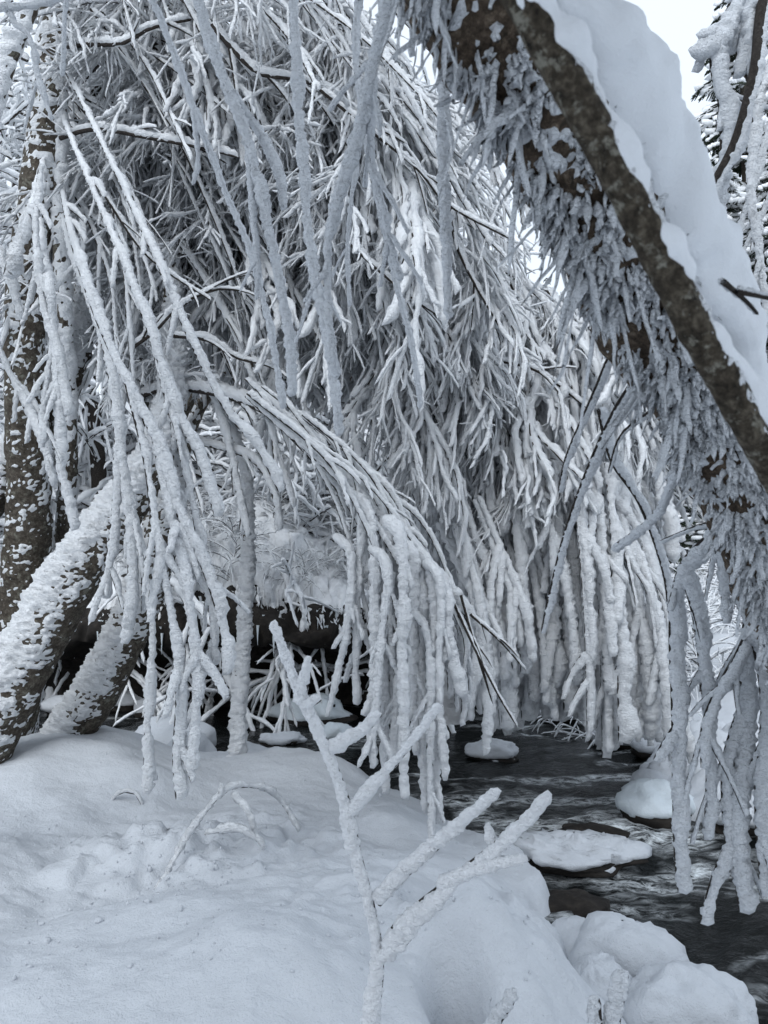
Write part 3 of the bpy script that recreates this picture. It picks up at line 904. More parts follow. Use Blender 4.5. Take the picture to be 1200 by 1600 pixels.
# --- left cluster, the nearest hanging spray
LC = empty('weeping_tree', P(-60, 1200, 3.9), 'near weeping tree whose heavy rimed twigs spill down over the leaning trunks', 'tree')
trunk(px_path([(-120, 1300, 4.2), (-100, 900, 4.1), (-70, 500, 4.0), (-20, 200, 3.9), (60, -20, 3.8), (130, -200, 3.8)]), [0.08, 0.07, 0.06, 0.05, 0.04, .03], LC, M_BARK, cover=.2, thick=.03, flake=.05)
WL = (0.75, -0.1, 0.25)
hand(LC, [(22, [(93, 290, 5.42), (104, 350, 4.7), (120, 410, 4.0), (150, 500, 3.8), (195, 600, 3.7), (240, 690, 3.7), (275, 800, 3.7), (320, 900, 3.7), (345, 990, 3.7), (346, 1055, 3.7)]),
          (22, [(196, 600, 3.7), (225, 720, 3.7), (240, 840, 3.65), (262, 960, 3.65), (275, 1080, 3.65), (270, 1180, 3.65), (275, 1250, 3.65)]),
          (24, [(240, 690, 3.7), (262, 800, 3.7), (285, 900, 3.65), (298, 1000, 3.65), (302, 1090, 3.65), (290, 1205, 3.65)]),
          (18, [(262, 800, 3.7), (290, 880, 3.7), (325, 940, 3.75), (330, 1040, 3.75)]),
          ], w=WL, rb=.2, taper=(.6, .95), lats=5, latL=.26, latw=.75)
hand(LC, [(22, [(95, 335, 5.45), (108, 395, 4.7), (135, 470, 4.1), (165, 560, 3.9), (180, 680, 3.9), (195, 790, 3.9), (200, 900, 3.9), (188, 1005, 3.9)]),
          (18, [(180, 680, 3.9), (175, 800, 3.9), (165, 880, 3.9), (160, 935, 3.9)]),
          (20, [(190, 740, 3.9), (215, 860, 3.9), (235, 980, 3.9), (228, 1080, 3.9), (224, 1240, 3.9)])], w=WL, rb=.2, taper=(.6, .95), lats=4, latL=.24, latw=.7)
hand(LC, [(20, [(56, 320, 5.45), (64, 380, 4.6), (70, 440, 4.0), (80, 520, 4.0), (85, 640, 4.0), (90, 730, 4.0), (112, 830, 4.0)]),
          (18, [(80, 520, 4.0), (62, 640, 4.0), (60, 700, 4.0)]),
          (24, [(66, 245, 5.4), (48, 320, 4.5), (18, 390, 4.1), (5, 430, 4.1)]), (20, [(62, 255, 4.05), (52, 350, 4.0), (58, 450, 4.0), (85, 560, 4.0), (100, 650, 4.0)])], w=WL, rb=.2, taper=(.6, .95), lats=3, latL=.22, latw=.7)
hand(LC, [(20, [(94, 180, 5.4), (135, 280, 4.6), (190, 410, 4.0), (235, 530, 3.8), (270, 640, 3.8), (300, 700, 3.8), (322, 760, 3.8), (335, 808, 3.8)]),
          (18, [(235, 530, 3.8), (262, 640, 3.8), (285, 730, 3.8), (300, 800, 3.8), (312, 880, 3.8)]),
          (14, [(290, 830, 3.8), (285, 790, 3.8), (292, 755, 3.8)])], w=WL, rb=.2, taper=(.6, .95), lats=4, latL=.24, latw=.7)
hand(LC, [(18, [(97, 100, 5.4), (160, 230, 4.8), (230, 380, 4.2), (290, 520, 4.1), (350, 640, 4.1), (400, 700, 4.1), (436, 770, 4.1)])], w=WL, rb=.22, taper=(.6, .95), lats=4, latL=.24)
hand(LC, [(20, [(-40, 470, 4.4), (20, 600, 4.3), (60, 690, 4.2), (80, 760, 4.2)]), (18, [(-60, 250, 4.4), (0, 410, 4.3), (30, 500, 4.3)])], w=WL, rb=.2, taper=(.6, .95), lats=4, latL=.25)

# --- overhead tree, fat strands in front of everything in the upper middle
OH = empty('overhanging_tree', P(-150, 1200, 2.9), 'overhanging tree letting fat white strands down from the top edge', 'tree')
trunk(px_path([(-420, 1400, 3.4), (-380, 700, 3.2), (-250, 0, 2.9), (-60, -300, 2.6), (200, -420, 2.4), (450, -460, 2.3), (650, -440, 2.3)]), [0.1, 0.09, 0.08, 0.07, .05, .04, .03], OH, M_BARK, cover=.2, thick=.03, flake=.05, q=.4)
WO = (0.5, -0.5, 0.1)
hand(OH, [(22.36, [(450, -460, 2.3), (452, -200, 2.3), (456, 20, 2.3), (460, 160, 2.35), (472, 300, 2.4), (484, 420, 2.4), (500, 500, 2.4), (516, 590, 2.4), (526, 682, 2.4)]),
          (13.76, [(480, 400, 2.4), (500, 470, 2.45), (520, 540, 2.45)])], w=WO, rb=.14, lats=1, latL=.14)
hand(OH, [(24.08, [(250, -430, 2.5), (285, -120, 2.5), (315, 40, 2.5), (350, 140, 2.5), (385, 230, 2.5), (408, 330, 2.5), (430, 430, 2.5), (446, 520, 2.5), (452, 620, 2.5)]),
          (18.92, [(350, 140, 2.5), (395, 200, 2.55), (430, 270, 2.55), (440, 330, 2.55)]),
          (16.34, [(385, 230, 2.5), (392, 330, 2.5), (400, 420, 2.5), (398, 470, 2.5)])], w=WO, rb=.14, lats=1, latL=.2)
hand(OH, [(16.34, [(150, -400, 2.8), (200, -100, 2.8), (260, 60, 2.8), (300, 170, 2.8), (345, 290, 2.8), (390, 400, 2.8), (420, 520, 2.8), (440, 640, 2.8)]), (12.04, [(300, 170, 2.8), (308, 250, 2.8), (300, 290, 2.8)])], w=WO, rb=.2, lats=1, latL=.25)
hand(OH, [(14.62, [(560, -440, 2.4), (565, -100, 2.5), (552, 60, 2.6), (565, 200, 2.6), (590, 330, 2.65), (615, 440, 2.7), (640, 540, 2.7), (655, 640, 2.7)]), (12.04, [(565, 200, 2.6), (548, 300, 2.65), (540, 400, 2.7), (545, 480, 2.7)])], w=WO, rb=.2, lats=1, latL=.22)
hand(OH, [(12.04, [(60, -330, 2.7), (100, -60, 2.8), (100, 40, 2.85), (96, 120, 2.9)]), (14.62, [(0, -300, 2.9), (10, 0, 3.0), (45, 60, 3.0), (60, 130, 3.0), (80, 190, 3.0)]), (14.62, [(-60, 20, 3.0), (60, 10, 3.0), (160, -20, 3.0)])], w=WO, rb=.25, lats=1, latL=.2)

# --- middle arching tree (from the leaning trunk out over the bank)
AT = T4
WA = (0.5, -0.3, 0.6)
hand(AT, [(22, [(222, 618, 6.2), (262, 607, 6.0), (320, 612, 5.8), (380, 628, 5.6), (450, 665, 5.4), (520, 720, 5.2), (585, 785, 5.1), (640, 850, 5.0), (690, 910, 4.9), (735, 975, 4.9)])], w=(0.1, -.1, .9), rb=.55, expose=1.2, lump=.45, lats=6, latL=.3, latw=.6, latdroop=3)
hand(AT, [(16, [(215, 690, 6.2), (285, 690, 6.1), (340, 700, 6.0), (395, 720, 5.9), (425, 770, 5.8), (435, 830, 5.8)])], w=(0.1, -.1, .9), rb=.5, expose=1.1, lump=.45, lats=4, latL=.2, latdroop=3)
hand(AT, [(16, [(330, 612, 5.9), (345, 660, 5.9), (362, 720, 5.9), (372, 780, 5.9), (385, 840, 5.9)])], w=(.7, -.1, .4), rb=.4, lats=3, latL=.2)
# sweeping thin dark twigs fanning out of the arch
s_list = []
for i in range(26):
    x0 = rng.uniform(380, 560); y0 = np.interp(x0, [380, 450, 560], [628, 665, 760]) - rng.uniform(0, 40)
    x1 = rng.uniform(560, 740); y1 = 1010 - (740 - x1) * 0.35 + rng.uniform(-60, 60)
    d = rng.uniform(4.7, 5.4)
    xm, ym = 0.5 * (x0 + x1) + 25, 0.5 * (y0 + y1) - 35
    hand(AT, [(rng.uniform(8, 15), [(x0, y0, d + .15), (xm, ym, d + .05), (x1, y1, d), (x1 + 10, y1 + rng.uniform(40, 90), d)])], w=(0.5, -.3, .6), rb=.3, expose=rng.uniform(.8, 1.8), lats=4, latL=.26, latw=.75, latdroop=3)
# heavy hanging strands under the arch
for (x0, y0, x1, y1, wd) in [(560, 800, 552, 1100, 18), (575, 820, 570, 1180, 22), (590, 830, 598, 1240, 22), (608, 850, 612, 1100, 20), (622, 860, 628, 1245, 24), (640, 880, 645, 1180, 22),
                             (652, 900, 660, 1270, 22), (668, 900, 676, 1285, 20), (684, 920, 690, 1220, 18), (690, 930, 712, 1090, 24), (545, 880, 512, 1120, 18), (600, 900, 580, 1200, 18),
                             (665, 1000, 668, 1330, 16), (705, 940, 722, 1060, 20), (630, 940, 612, 1200, 18)]:
    d = rng.uniform(4.5, 5.0)
    hand(AT, [(wd, [(x0 - 25, y0 - 40, d + .1), (x0, y0, d), (0.5 * (x0 + x1) + rng.uniform(-8, 8), 0.5 * (y0 + y1), d), (x1 + rng.uniform(-5, 5), y1, d)])], w=WO, rb=.16, lats=4, latL=.22, latw=.7)
hand(AT, [(7, [(690, 900, 4.8), (735, 1000, 4.7), (775, 1080, 4.6), (808, 1136, 4.6)]), (7, [(735, 960, 4.8), (780, 1000, 4.7), (822, 1048, 4.7)]), (6, [(720, 930, 4.8), (745, 1020, 4.7), (770, 1100, 4.7)])], rb=.8, expose=1.6, lats=2, latL=.2)

# --- the big white curtain over the far side of the stream
CT = empty('curtain_tree', G(700, 1110, 0.2), 'snow-buried weeping tree forming a solid white curtain over the far water', 'tree')
trunk(px_path([(700, 1120, 8.6), (690, 900, 8.4), (665, 650, 8.2), (640, 420, 8.0), (600, 250, 7.9)]), [0.2, 0.17, 0.13, 0.1, 0.06], CT, M_BARK, cover=.4, thick=.06, flake=.1)
hand(CT, [(34, [(600, 640, 8.0), (650, 690, 7.6), (710, 735, 7.2), (772, 775, 7.0)])], w=(.1, -.2, .9), rb=.4, lats=6, latL=.5)
bot_x = [735, 760, 800, 840, 870, 905, 940, 975, 1000, 1040, 1060]
bot_y = [1075, 1135, 1140, 1100, 1105, 1125, 1185, 1150, 1150, 1165, 1150]
top_x = [735, 800, 860, 920, 980, 1030, 1060]
top_y = [780, 770, 690, 660, 700, 780, 900]
for i in range(180):
    x = 742 + 310 * (i + rng.uniform(0, 1)) / 180
    if rng.uniform() < .25: x = rng.uniform(742, 1050)
    yb = np.interp(x, bot_x, bot_y) - abs(rng.normal(0, 95)) * (rng.uniform() < .75)
    yt = np.interp(x, top_x, top_y) + rng.uniform(-20, 140)
    if yb - yt < 150: yt = yb - rng.uniform(150, 260)
    d = rng.uniform(5.6, 8.0)
    lean = rng.uniform(20, 90)
    wd = rng.uniform(16, 30)
    hand(CT, [(wd, [(x - lean, yt - 70, d + .25), (x - lean * .45, yt + (yb - yt) * .2, d + .1), (x - lean * .12, yt + (yb - yt) * .6, d), (x, yb, d)])],
         w=norm(np.array([.6, -.45, .1]) + rng.normal(0, .35, 3)), fin=1.4, rb=.12, expose=rng.uniform(-.5, .9), lats=rng.integers(3, 7), latL=.42, latw=.8, latdroop=3, lump=.55, taper=(.5, 1.0))
# --- upper left and middle sweep: long twigs arching down to the right from the left trunks
SW = T2
limbs = [px_path(l) for l in [
    [(90, 230, 6.2), (150, 140, 6.1), (240, 70, 6.0), (350, 60, 5.9), (480, 110, 5.8), (560, 170, 5.8)],
    [(95, 330, 6.2), (180, 215, 6.4), (300, 205, 6.4), (420, 240, 6.3), (520, 300, 6.2)],
    [(90, 60, 6.2), (180, -30, 6.0), (330, -60, 5.8), (480, -10, 5.6), (590, 60, 5.6), (650, 140, 5.7)],
    [(98, 480, 6.2), (170, 420, 6.6), (260, 400, 6.8), (380, 430, 6.8), (480, 500, 6.8)],
    [(100, 150, 6.2), (250, 20, 7.2), (430, 60, 7.6), (560, 190, 7.8), (650, 330, 7.8), (740, 420, 7.8)],
]]
for lb in limbs:
    s = Spray(); s.strand(lb, (.035, .014), (.045, .03), w=(0.1, -.2, .9), expose=1.1, lump=.35); s.build(SW, M_TWIG, M_RIME)
def lace(seed, steep, L, nl, spread, droop, r=.025, hang=.25, nsub=4, l1=(.28, .55)):
    """a spray of rimed twigs, built once and shared by many branches; grows along +x"""
    global rng
    keep = rng; rng = np.random.default_rng(seed)
    kd = globals()['depth']; globals()['depth'] = lambda p: 6.8
    sq_ = Spray()
    main = sq_.strand(weep((0, 0, 0), norm(np.array([1, 0, -steep])), L, droop, 1.1, 14), (r * .34, r * .14), (r * 1.1, r * .9), expose=1.2, lump=.55)
    for i in range(nl):
        u1 = .04 + .94 * (i + rng.uniform()) / nl
        q0, dr = at(main, u1)
        dd = norm(dr + rng.normal(0, spread, 3) + np.array([.1, 0, -hang]))
        L1 = L * rng.uniform(*l1) * (1.15 - .5 * u1)
        r1 = r * rng.uniform(.6, 1.0)
        ln = sq_.strand(weep(q0, dd, L1, droop * 1.6, 1.1, 9), (r * .22, r * .10), (r1 * .85, r1 * .8), expose=rng.uniform(.3, 1.7), lump=.6, bark=rng.uniform() < .55)
        for j in range(nsub):
            q1, dr1 = at(ln, rng.uniform(.1, .9))
            L2 = L1 * rng.uniform(.25, .6)
            r2 = r * rng.uniform(.35, .65)
            l2 = sq_.strand(weep(q1, norm(dr1 + rng.normal(0, spread, 3) + np.array([0, 0, -hang])), L2, droop * 2, .45, 6), (r * .18, r * .09), (r2, r2 * .8), expose=rng.uniform(.2, 1.6), lump=.6, bark=rng.uniform() < .15)
            if rng.uniform() < .6:
                q2, dr2 = at(l2, rng.uniform(.2, .9))
                sq_.strand(weep(q2, norm(dr2 * .6 + rng.normal(0, .6, 3)), L2 * rng.uniform(.3, .6), droop * 2, .4, 4), (r * .15, r * .1), (r * .32, r * .22), lump=.5, bark=False)
    rng = keep; globals()['depth'] = kd
    return mesh_np('branch', np.vstack(sq_.bV), np.vstack(sq_.bQ), M_TWIG), mesh_np('rime', np.vstack(sq_.rV), np.vstack(sq_.rQ), M_RIME)


laceA = [lace(300 + i, .35, 1.8, 18, .48, .55, .0165, nsub=5) for i in range(5)]
laceB = [lace(320 + i, 1.3, 1.7, 14, .30, 1.0, .029, .45, nsub=2, l1=(.35, .65)) for i in range(5)]
laceC = [lace(340 + i, -.05, 1.2, 13, .55, .4, .016) for i in range(4)]


def put_lace(tree, p, var, rz, sc, tilt=0.0):
    bo = link('branch', var[0], tree)
    bo.location = [float(c) for c in (np.asarray(p) - np.array(tree.location))]
    bo.rotation_euler = (rng.normal(0, .25), tilt, rz)
    bo.scale = (sc, sc * rng.choice([-1, 1]), sc)
    link('rime', var[1], bo)


for i in range(165):
    li = rng.integers(0, len(limbs)); lb = limbs[li]
    p0, dr = at(resample(lb, .1)[0], rng.uniform(.14, .72 if li in (2, 4) else 1.0))
    p0 = p0 + np.array([rng.normal(0, .15), rng.normal(0, .25), rng.normal(0, .15)])
    v = rng.uniform()
    if li == 3: put_lace(SW, p0, laceC[rng.integers(0, 4)], rng.normal(0, .8), rng.uniform(.5, .8), rng.uniform(-.2, .3)); continue
    if v < .72: put_lace(SW, p0, laceA[rng.integers(0, 5)], rng.normal(0, .4), rng.uniform(.7, 1.3), rng.uniform(.0, .6))
    elif v < .80: put_lace(SW, p0, laceB[rng.integers(0, 5)], rng.normal(0, .4), rng.uniform(.7, 1.3))
    else: put_lace(SW, p0, laceC[rng.integers(0, 4)], rng.uniform(0, 6.3), rng.uniform(.7, 1.2), rng.uniform(-.2, .6))
for i in range(200):
    x0 = rng.uniform(400, 900) if i < 165 else rng.uniform(640, 940); y0 = rng.uniform(150, 700) if i < 165 else rng.uniform(450, 620)
    if x0 < 640: y0 = min(y0, 190 + 170 * rng.uniform())
    y0 = min(y0, 590)
    if x0 > 600: y0 = max(y0, 340 + (x0 - 600) * .45)
    p0 = P(x0, y0, rng.uniform(6.6, 8.3))
    v = rng.uniform()
    if v < .3: put_lace(CT, p0, laceA[rng.integers(0, 5)], rng.normal(0, .45), rng.uniform(.7, 1.2), rng.uniform(.2, .9))
    elif v < .92: put_lace(CT, p0, laceB[rng.integers(0, 5)], rng.normal(0, .5), rng.uniform(.8, 1.35))
    else: put_lace(CT, p0, laceC[rng.integers(0, 4)], rng.uniform(0, 6.3), rng.uniform(.7, 1.2), rng.uniform(0, .6))
# bare-bellied limbs that stand out in front of the sprays
for wd_, pl_ in [(17, [(95, 78, 5.3), (128, 70, 5.2), (190, 68, 5.1), (236, 44, 5.1), (300, 30, 5.2)]), (17, [(94, 216, 5.3), (150, 202, 5.2), (240, 217, 5.1), (320, 232, 5.1), (372, 246, 5.1)]),
                 (18, [(330, 40, 5.0), (400, 112, 5.0), (470, 125, 5.0), (530, 152, 5.0)]), (13, [(500, 140, 4.9), (560, 190, 4.9), (650, 262, 4.9), (700, 320, 4.9), (800, 375, 4.9)]),
                 (14, [(205, 545, 5.2), (245, 515, 5.2), (272, 486, 5.2), (300, 470, 5.3)]), (14, [(270, 525, 5.5), (325, 532, 5.5), (372, 560, 5.5), (430, 572, 5.5)]),
                 (12, [(540, 375, 4.9), (600, 430, 4.9), (650, 470, 4.9), (700, 503, 4.9)]), (12, [(290, 470, 5.3), (340, 452, 5.3), (385, 455, 5.3)]),
                 (12, [(700, 300, 5.4), (712, 380, 5.4), (745, 450, 5.4), (780, 510, 5.4), (800, 560, 5.4)]), (12, [(760, 560, 6.0), (840, 580, 6.0), (920, 640, 6.0)]), (10, [(160, 300, 5.0), (230, 400, 5.0), (330, 470, 5.0)])]:
    hand(SW, [(wd_, pl_)], rb=.5, w=(.1, .25, .9), expose=1.35, lump=.45, lats=3, latL=.3, latw=.6, latdroop=1.5)
# long continuous twigs sweeping down to the right in front of the lace
for i in range(58):
    lb = limbs[[0, 1, 2, 0, 3, 1][i % 6]]
    p0, dr = at(resample(lb, .1)[0], rng.uniform(.05, .85))
    p0 = p0 + np.array([0, rng.uniform(-.9, .1), rng.normal(0, .1)])
    flow(SW, p0, norm(np.array([rng.uniform(.5, 1.0), rng.normal(-.1, .2), rng.uniform(-1.1, -.45)])), rng.uniform(1.2, 2.6), rng.uniform(.1, .5), rng.uniform(.015, .025), rng.integers(3, 6), rng.uniform(.3, .6), rb=.3,
         latdroop=1.0, expose=rng.uniform(.7, 1.6), latspread=.7)
# sprays bridging the upper sweep and the curtain
for i in range(26):
    put_lace(CT, P(rng.uniform(600, 740), rng.uniform(380, 540), rng.uniform(6.0, 6.6)), laceB[rng.integers(0, 5)], rng.normal(0, .5), rng.uniform(.6, .95), rng.uniform(.0, .4))
# unseen boughs added above and behind the viewer to shade trunk and foreground
oh_l = px_path([(-60, -300, 2.6), (200, -420, 2.4)])
for (x_, y_, z_) in [(-1.8, -.2, 4.6), (.4, -.3, 4.4), (1.4, -.3, 4.5), (-.6, -.6, 4.6), (1.0, -1.2, 4.2), (0.0, -1.0, 4.3), (-1.2, -1.4, 4.4), (-2.2, -1.4, 4.6), (-.4, -2.7, 4.5), (-1.6, -2.8, 4.6), (.7, -2.2, 4.3), (2.0, -1.6, 4.4), (.2, -2.0, 4.3), (1.5, -2.6, 4.6), (2.8, -.8, 4.4), (-.9, -1.8, 4.5)]:
    sp_ = Spray()
    tip = np.array([x_, y_, z_])
    sp_.strand(np.array([oh_l[0], 0.5 * (oh_l[0] + tip) + np.array([0, -.2, .5]), tip]), (.03, .012), (.05, .04), expose=1.0)
    sp_.build(OH, M_TWIG, M_RIME)
    for j in range(11):
        put_lace(OH, tip + rng.normal(0, .45, 3) * [1, 1, .25], laceC[rng.integers(0, 4)], rng.uniform(0, 6.3), rng.uniform(.9, 1.3), rng.uniform(-.2, .1))
# the leaning trunks carry fine sprays too
for i in range(12):
    tr_, pl_ = [(T3, t3p), (T4, t4p), (T5, t5p)][i % 3]
    p0, dr = at(pl_, rng.uniform(.78, 1))
    put_lace(tr_, p0, laceC[rng.integers(0, 4)], rng.uniform(0, 6.3), rng.uniform(.4, .65), rng.uniform(-.3, .4))
# short twigs left of the trunks
for i in range(15):
    p0 = P(rng.uniform(10, 60), rng.uniform(0, 700), rng.uniform(5.8, 6.9))
    flow(T1, p0, norm(np.array([-0.9, rng.normal(0, .3), rng.uniform(-.1, .7)])), rng.uniform(.5, 1.0), rng.uniform(.4, 1.2), rng.uniform(.016, .028), 4, .35, rb=.3)
# twigs from the leaning trunks and behind them
for i in range(8):
    u_ = rng.uniform(.72, 1)
    p0, dr = at(t3p if i % 2 else t5p, u_)
    flow(T3 if i % 2 else T5, p0, norm(np.array([rng.uniform(-.2, .9), rng.normal(0, .5), rng.uniform(-.2, .7)])), rng.uniform(.3, .6), rng.uniform(.9, 2.0), rng.uniform(.014, .02), 4, .25, rb=.25)

# ------------------------------------------------------------------ thicket on the far bank, pale trees, spruces
def fine_tree(h, nlimb, spread, r0, seed, weepy=1.0, tw=5, rr=.02, up=.6, trunk_r=.1, L=1.6):
    global rng
    keep = rng; rng = np.random.default_rng(seed)
    s = Spray(); keepd = globals()['depth']; globals()['depth'] = lambda p: 13.0
    tp = np.array([[0, 0, -.3], [.05, 0, h * .3], [.12 * h * .3, .1, h * .65], [.15, 0, h]])
    tl = s.strand(tp, (trunk_r, trunk_r * .3), (trunk_r * .9, trunk_r * .45), w=(.5, -.6, .2), expose=.9)
    for i in range(nlimb):
        u_ = 0.12 + .86 * (i + rng.uniform()) / nlimb
        p0, _ = at(tl, u_)
        a = rng.uniform(0, 2 * math.pi)
        dd = norm(np.array([math.cos(a) * spread, math.sin(a) * spread, up + rng.normal(0, .2)]))
        LL = L * rng.uniform(.6, 1.2) * (1.15 - .6 * u_)
        ln = s.strand(weep(p0, dd, LL, weepy, .3, 10), (r0, r0 * .4), (rr * 1.25, rr), w=(0, -.3, .9), expose=1.0, fin=1.2)
        for j in range(tw):
            q0, dr = at(ln, rng.uniform(.2, .98))
            l2 = s.strand(weep(q0, norm(dr + rng.normal(0, .6, 3)), LL * rng.uniform(.25, .5), weepy * 1.5, .3, 6), (r0 * .4, r0 * .2), (rr, rr * .7), w=(0, -.3, .9), expose=.8, fin=1.2)
            for m in range(3):
                q1, dr1 = at(l2, rng.uniform(.2, .95))
                s.strand(weep(q1, norm(dr1 + rng.normal(0, .7, 3)), LL * rng.uniform(.1, .25), weepy * 1.5, .3, 4), (r0 * .25, r0 * .15), (rr * .75, rr * .5), w=(0, -.3, .9), expose=.8, fin=1.1, bark=False)
    rng = keep; globals()['depth'] = keepd
    bm = mesh_np('wood', np.vstack(s.bV), np.vstack(s.bQ), M_TWIG)
    rm = mesh_np('rime', np.vstack(s.rV), np.vstack(s.rQ), M_RIMEF)
    return bm, rm


var_tree = [fine_tree(7.0, 46, 1.0, .022, 101, .35, 5, .028, .55, .10, 2.3), fine_tree(8.5, 50, .9, .022, 102, .5, 5, .03, .5, .12, 2.5)]
var_shrub = [fine_tree(1.3, 26, 1.0, .008, 201, .9, 5, .013, .9, .015, 1.3), fine_tree(1.0, 24, 1.1, .008, 202, 1.3, 5, .014, .8, .012, 1.1)]


def put(var, name, x, y, s, rz, label, cat, group, z=None):
    g = np.array([x, y, gz(x, y) if z is None else z])
    t = empty(name, g, label, cat, group)
    a = link('branch', var[0], t)
    b = link('rime', var[1], a)
    t.rotation_euler = (0, 0, rz); t.scale = (s, s, s)
    return t


def ledge_z(x, y):
    yo = y - np.interp(x, uX, Yb)
    return float(np.interp(yo, prof[6:, 0], prof[6:, 1]) * np.interp(x, uX, lipz))


for i in range(34):
    pxx = -120 + 1040 * (i + .5) / 34 + rng.uniform(-20, 20); d = rng.uniform(11.8, 19)
    x = (pxx - 600) / FPX * d
    sc = rng.uniform(1.0, 1.45)
    if pxx > 600: sc *= .45
    put(var_tree[i % 2], 'frosted_tree', x, d, sc, rng.uniform(0, 6.3), 'pale rime-covered tree in the dense thicket beyond the far bank', 'tree', 'pale trees beyond the far bank')
for i in range(34):
    pxx = 130 + 640 * (i + .5) / 34; d = float(np.interp((pxx - 600) / FPX * 11.5, uX, Yb)) + rng.uniform(.55, 2.6)
    put(var_shrub[i % 2], 'frosted_shrub', (pxx - 600) / FPX * d, d, rng.uniform(.35, .7), rng.uniform(0, 6.3), 'small frosted shrub with thin arching twigs above the rock overhang', 'shrub', 'frosted shrubs above the rock overhang',
        z=ledge_z((pxx - 600) / FPX * d, d))
for i, (pxx, d) in enumerate([(960, 10), (1020, 12), (1085, 11), (1150, 13), (1210, 11), (1120, 15), (1000, 15)]):
    put(var_shrub[i % 2], 'frosted_shrub', (pxx - 600) / FPX * d, d, rng.uniform(.7, 1.1), rng.uniform(0, 6.3), 'frosted shrub on the bank seen between the long hanging strands', 'shrub', 'frosted shrubs on the far right bank')


def spruce(h, seed):
    r_ = np.random.default_rng(seed)
    nV, nQ, nn = [], [], 0
    sV, sQ, ns = [], [], 0
    nb = int(h * 17)
    DS, QS = sphere_grid(6, 5)
    for i in range(nb):
        u_ = .06 + .94 * (i + r_.uniform()) / nb
        z = h * u_; L = (1 - u_) ** .8 * h * .24 * r_.uniform(.75, 1.15) + .12
        a = r_.uniform(0, 2 * math.pi)
        hd = np.array([math.cos(a), math.sin(a), 0]); sdv = np.array([-hd[1], hd[0], 0])
        m = 11
        for j in range(m):
            f = (j + 1) / m
            base = hd * L * f + np.array([0, 0, z - .42 * L * f ** 1.4])
            for s_ in (-1, 1, 0):
                ln = L * .34 * (1.15 - .8 * f) * r_.uniform(.7, 1.25)
                tip = base + (hd * .75 + sdv * s_ * .8 + np.array([0, 0, -.45 - .3 * r_.uniform()])) * ln
                wv = (sdv * .5 - hd * .5 * s_) * ln * .20 + np.array([0, 0, .03])
                nV.append([base - wv, base + wv, tip + wv * .2, tip - wv * .2]); nQ.append([nn, nn + 1, nn + 2, nn + 3]); nn += 4
        for j in range(3):
            f = .3 + .28 * j
            c = hd * L * f + np.array([0, 0, z - .42 * L * f ** 1.4 + .05])
            R3 = np.stack([hd * L * .22, sdv * L * (.16 - .03 * j), np.array([-hd[0] * 0, 0, .05 + .03 * L])], 1)
            V = (DS * (1 + .35 * vnoise(DS * 1.7 + i * 3.3 + j)[:, None])) @ R3.T + c
            sV.append(V); sQ.append(QS + ns); ns += len(V)
    c, D, Q, _ = tube(np.array([[0, 0, z_] for z_ in np.linspace(-.5, h, 8)]), None, 7)
    tv = c[:, None] + D * (np.linspace(.022 * h, .01, 8))[:, None, None]
    return (mesh_np('trunk', tv.reshape(-1, 3), Q, M_BARK), mesh_np('crown', np.array(nV).reshape(-1, 3), np.array(nQ), M_NEEDLE, False), mesh_np('snow', np.vstack(sV), np.vstack(sQ), M_RIMEF))


var_sp = [spruce(11, 1), spruce(9, 2), spruce(13, 3)]
spots = [(1150, 24, 1.35), (1095, 27, 1.35), (1230, 22, .9), (1010, 26, .9), (1120, 33, 1.2), (1190, 31, 1.7), (1290, 26, 1.1), (930, 25, .75), (60, 21, 1.0), (150, 24, 1.1), (240, 22, 1.1), (330, 25, 1.1),
         (420, 23, 1.15), (510, 26, 1.15), (600, 24, .95), (690, 27, .8), (780, 25, .75), (860, 28, .8), (-40, 23, .9), (560, 31, 1.2), (380, 31, 1.3), (200, 30, 1.2), (1050, 19, .45), (1110, 20, .4), (1170, 18, .42), (1060, 40, 1.2), (1000, 36, 1.1), (960, 44, 1.2)]
for i, (pxx, d, s_) in enumerate(spots):
    x = (pxx - 600) / FPX * d
    right = pxx > 900
    t = empty('spruce_tree', (x, d, gz(x, d) - .1), 'dark snow-dusted spruce on the slope below the sky at the right' if right else 'dark spruce deep behind the pale rimed thicket', 'tree',
              'spruces on the open slope' if right else 'spruces behind the thicket')
    v = var_sp[i % 3]
    link('trunk', v[0], t); cr = link('crown', v[1], t); link('snow', v[2], cr)
    t.scale = (s_, s_, s_ * rng.uniform(.95, 1.15)); t.rotation_euler = (0, 0, rng.uniform(0, 6.3))

ordinals('frosted shrubs on the far right bank', ' of the frosted shrubs on the far right bank')
ordinals('spruces on the open slope', ' of the dark spruces on the slope at the right')

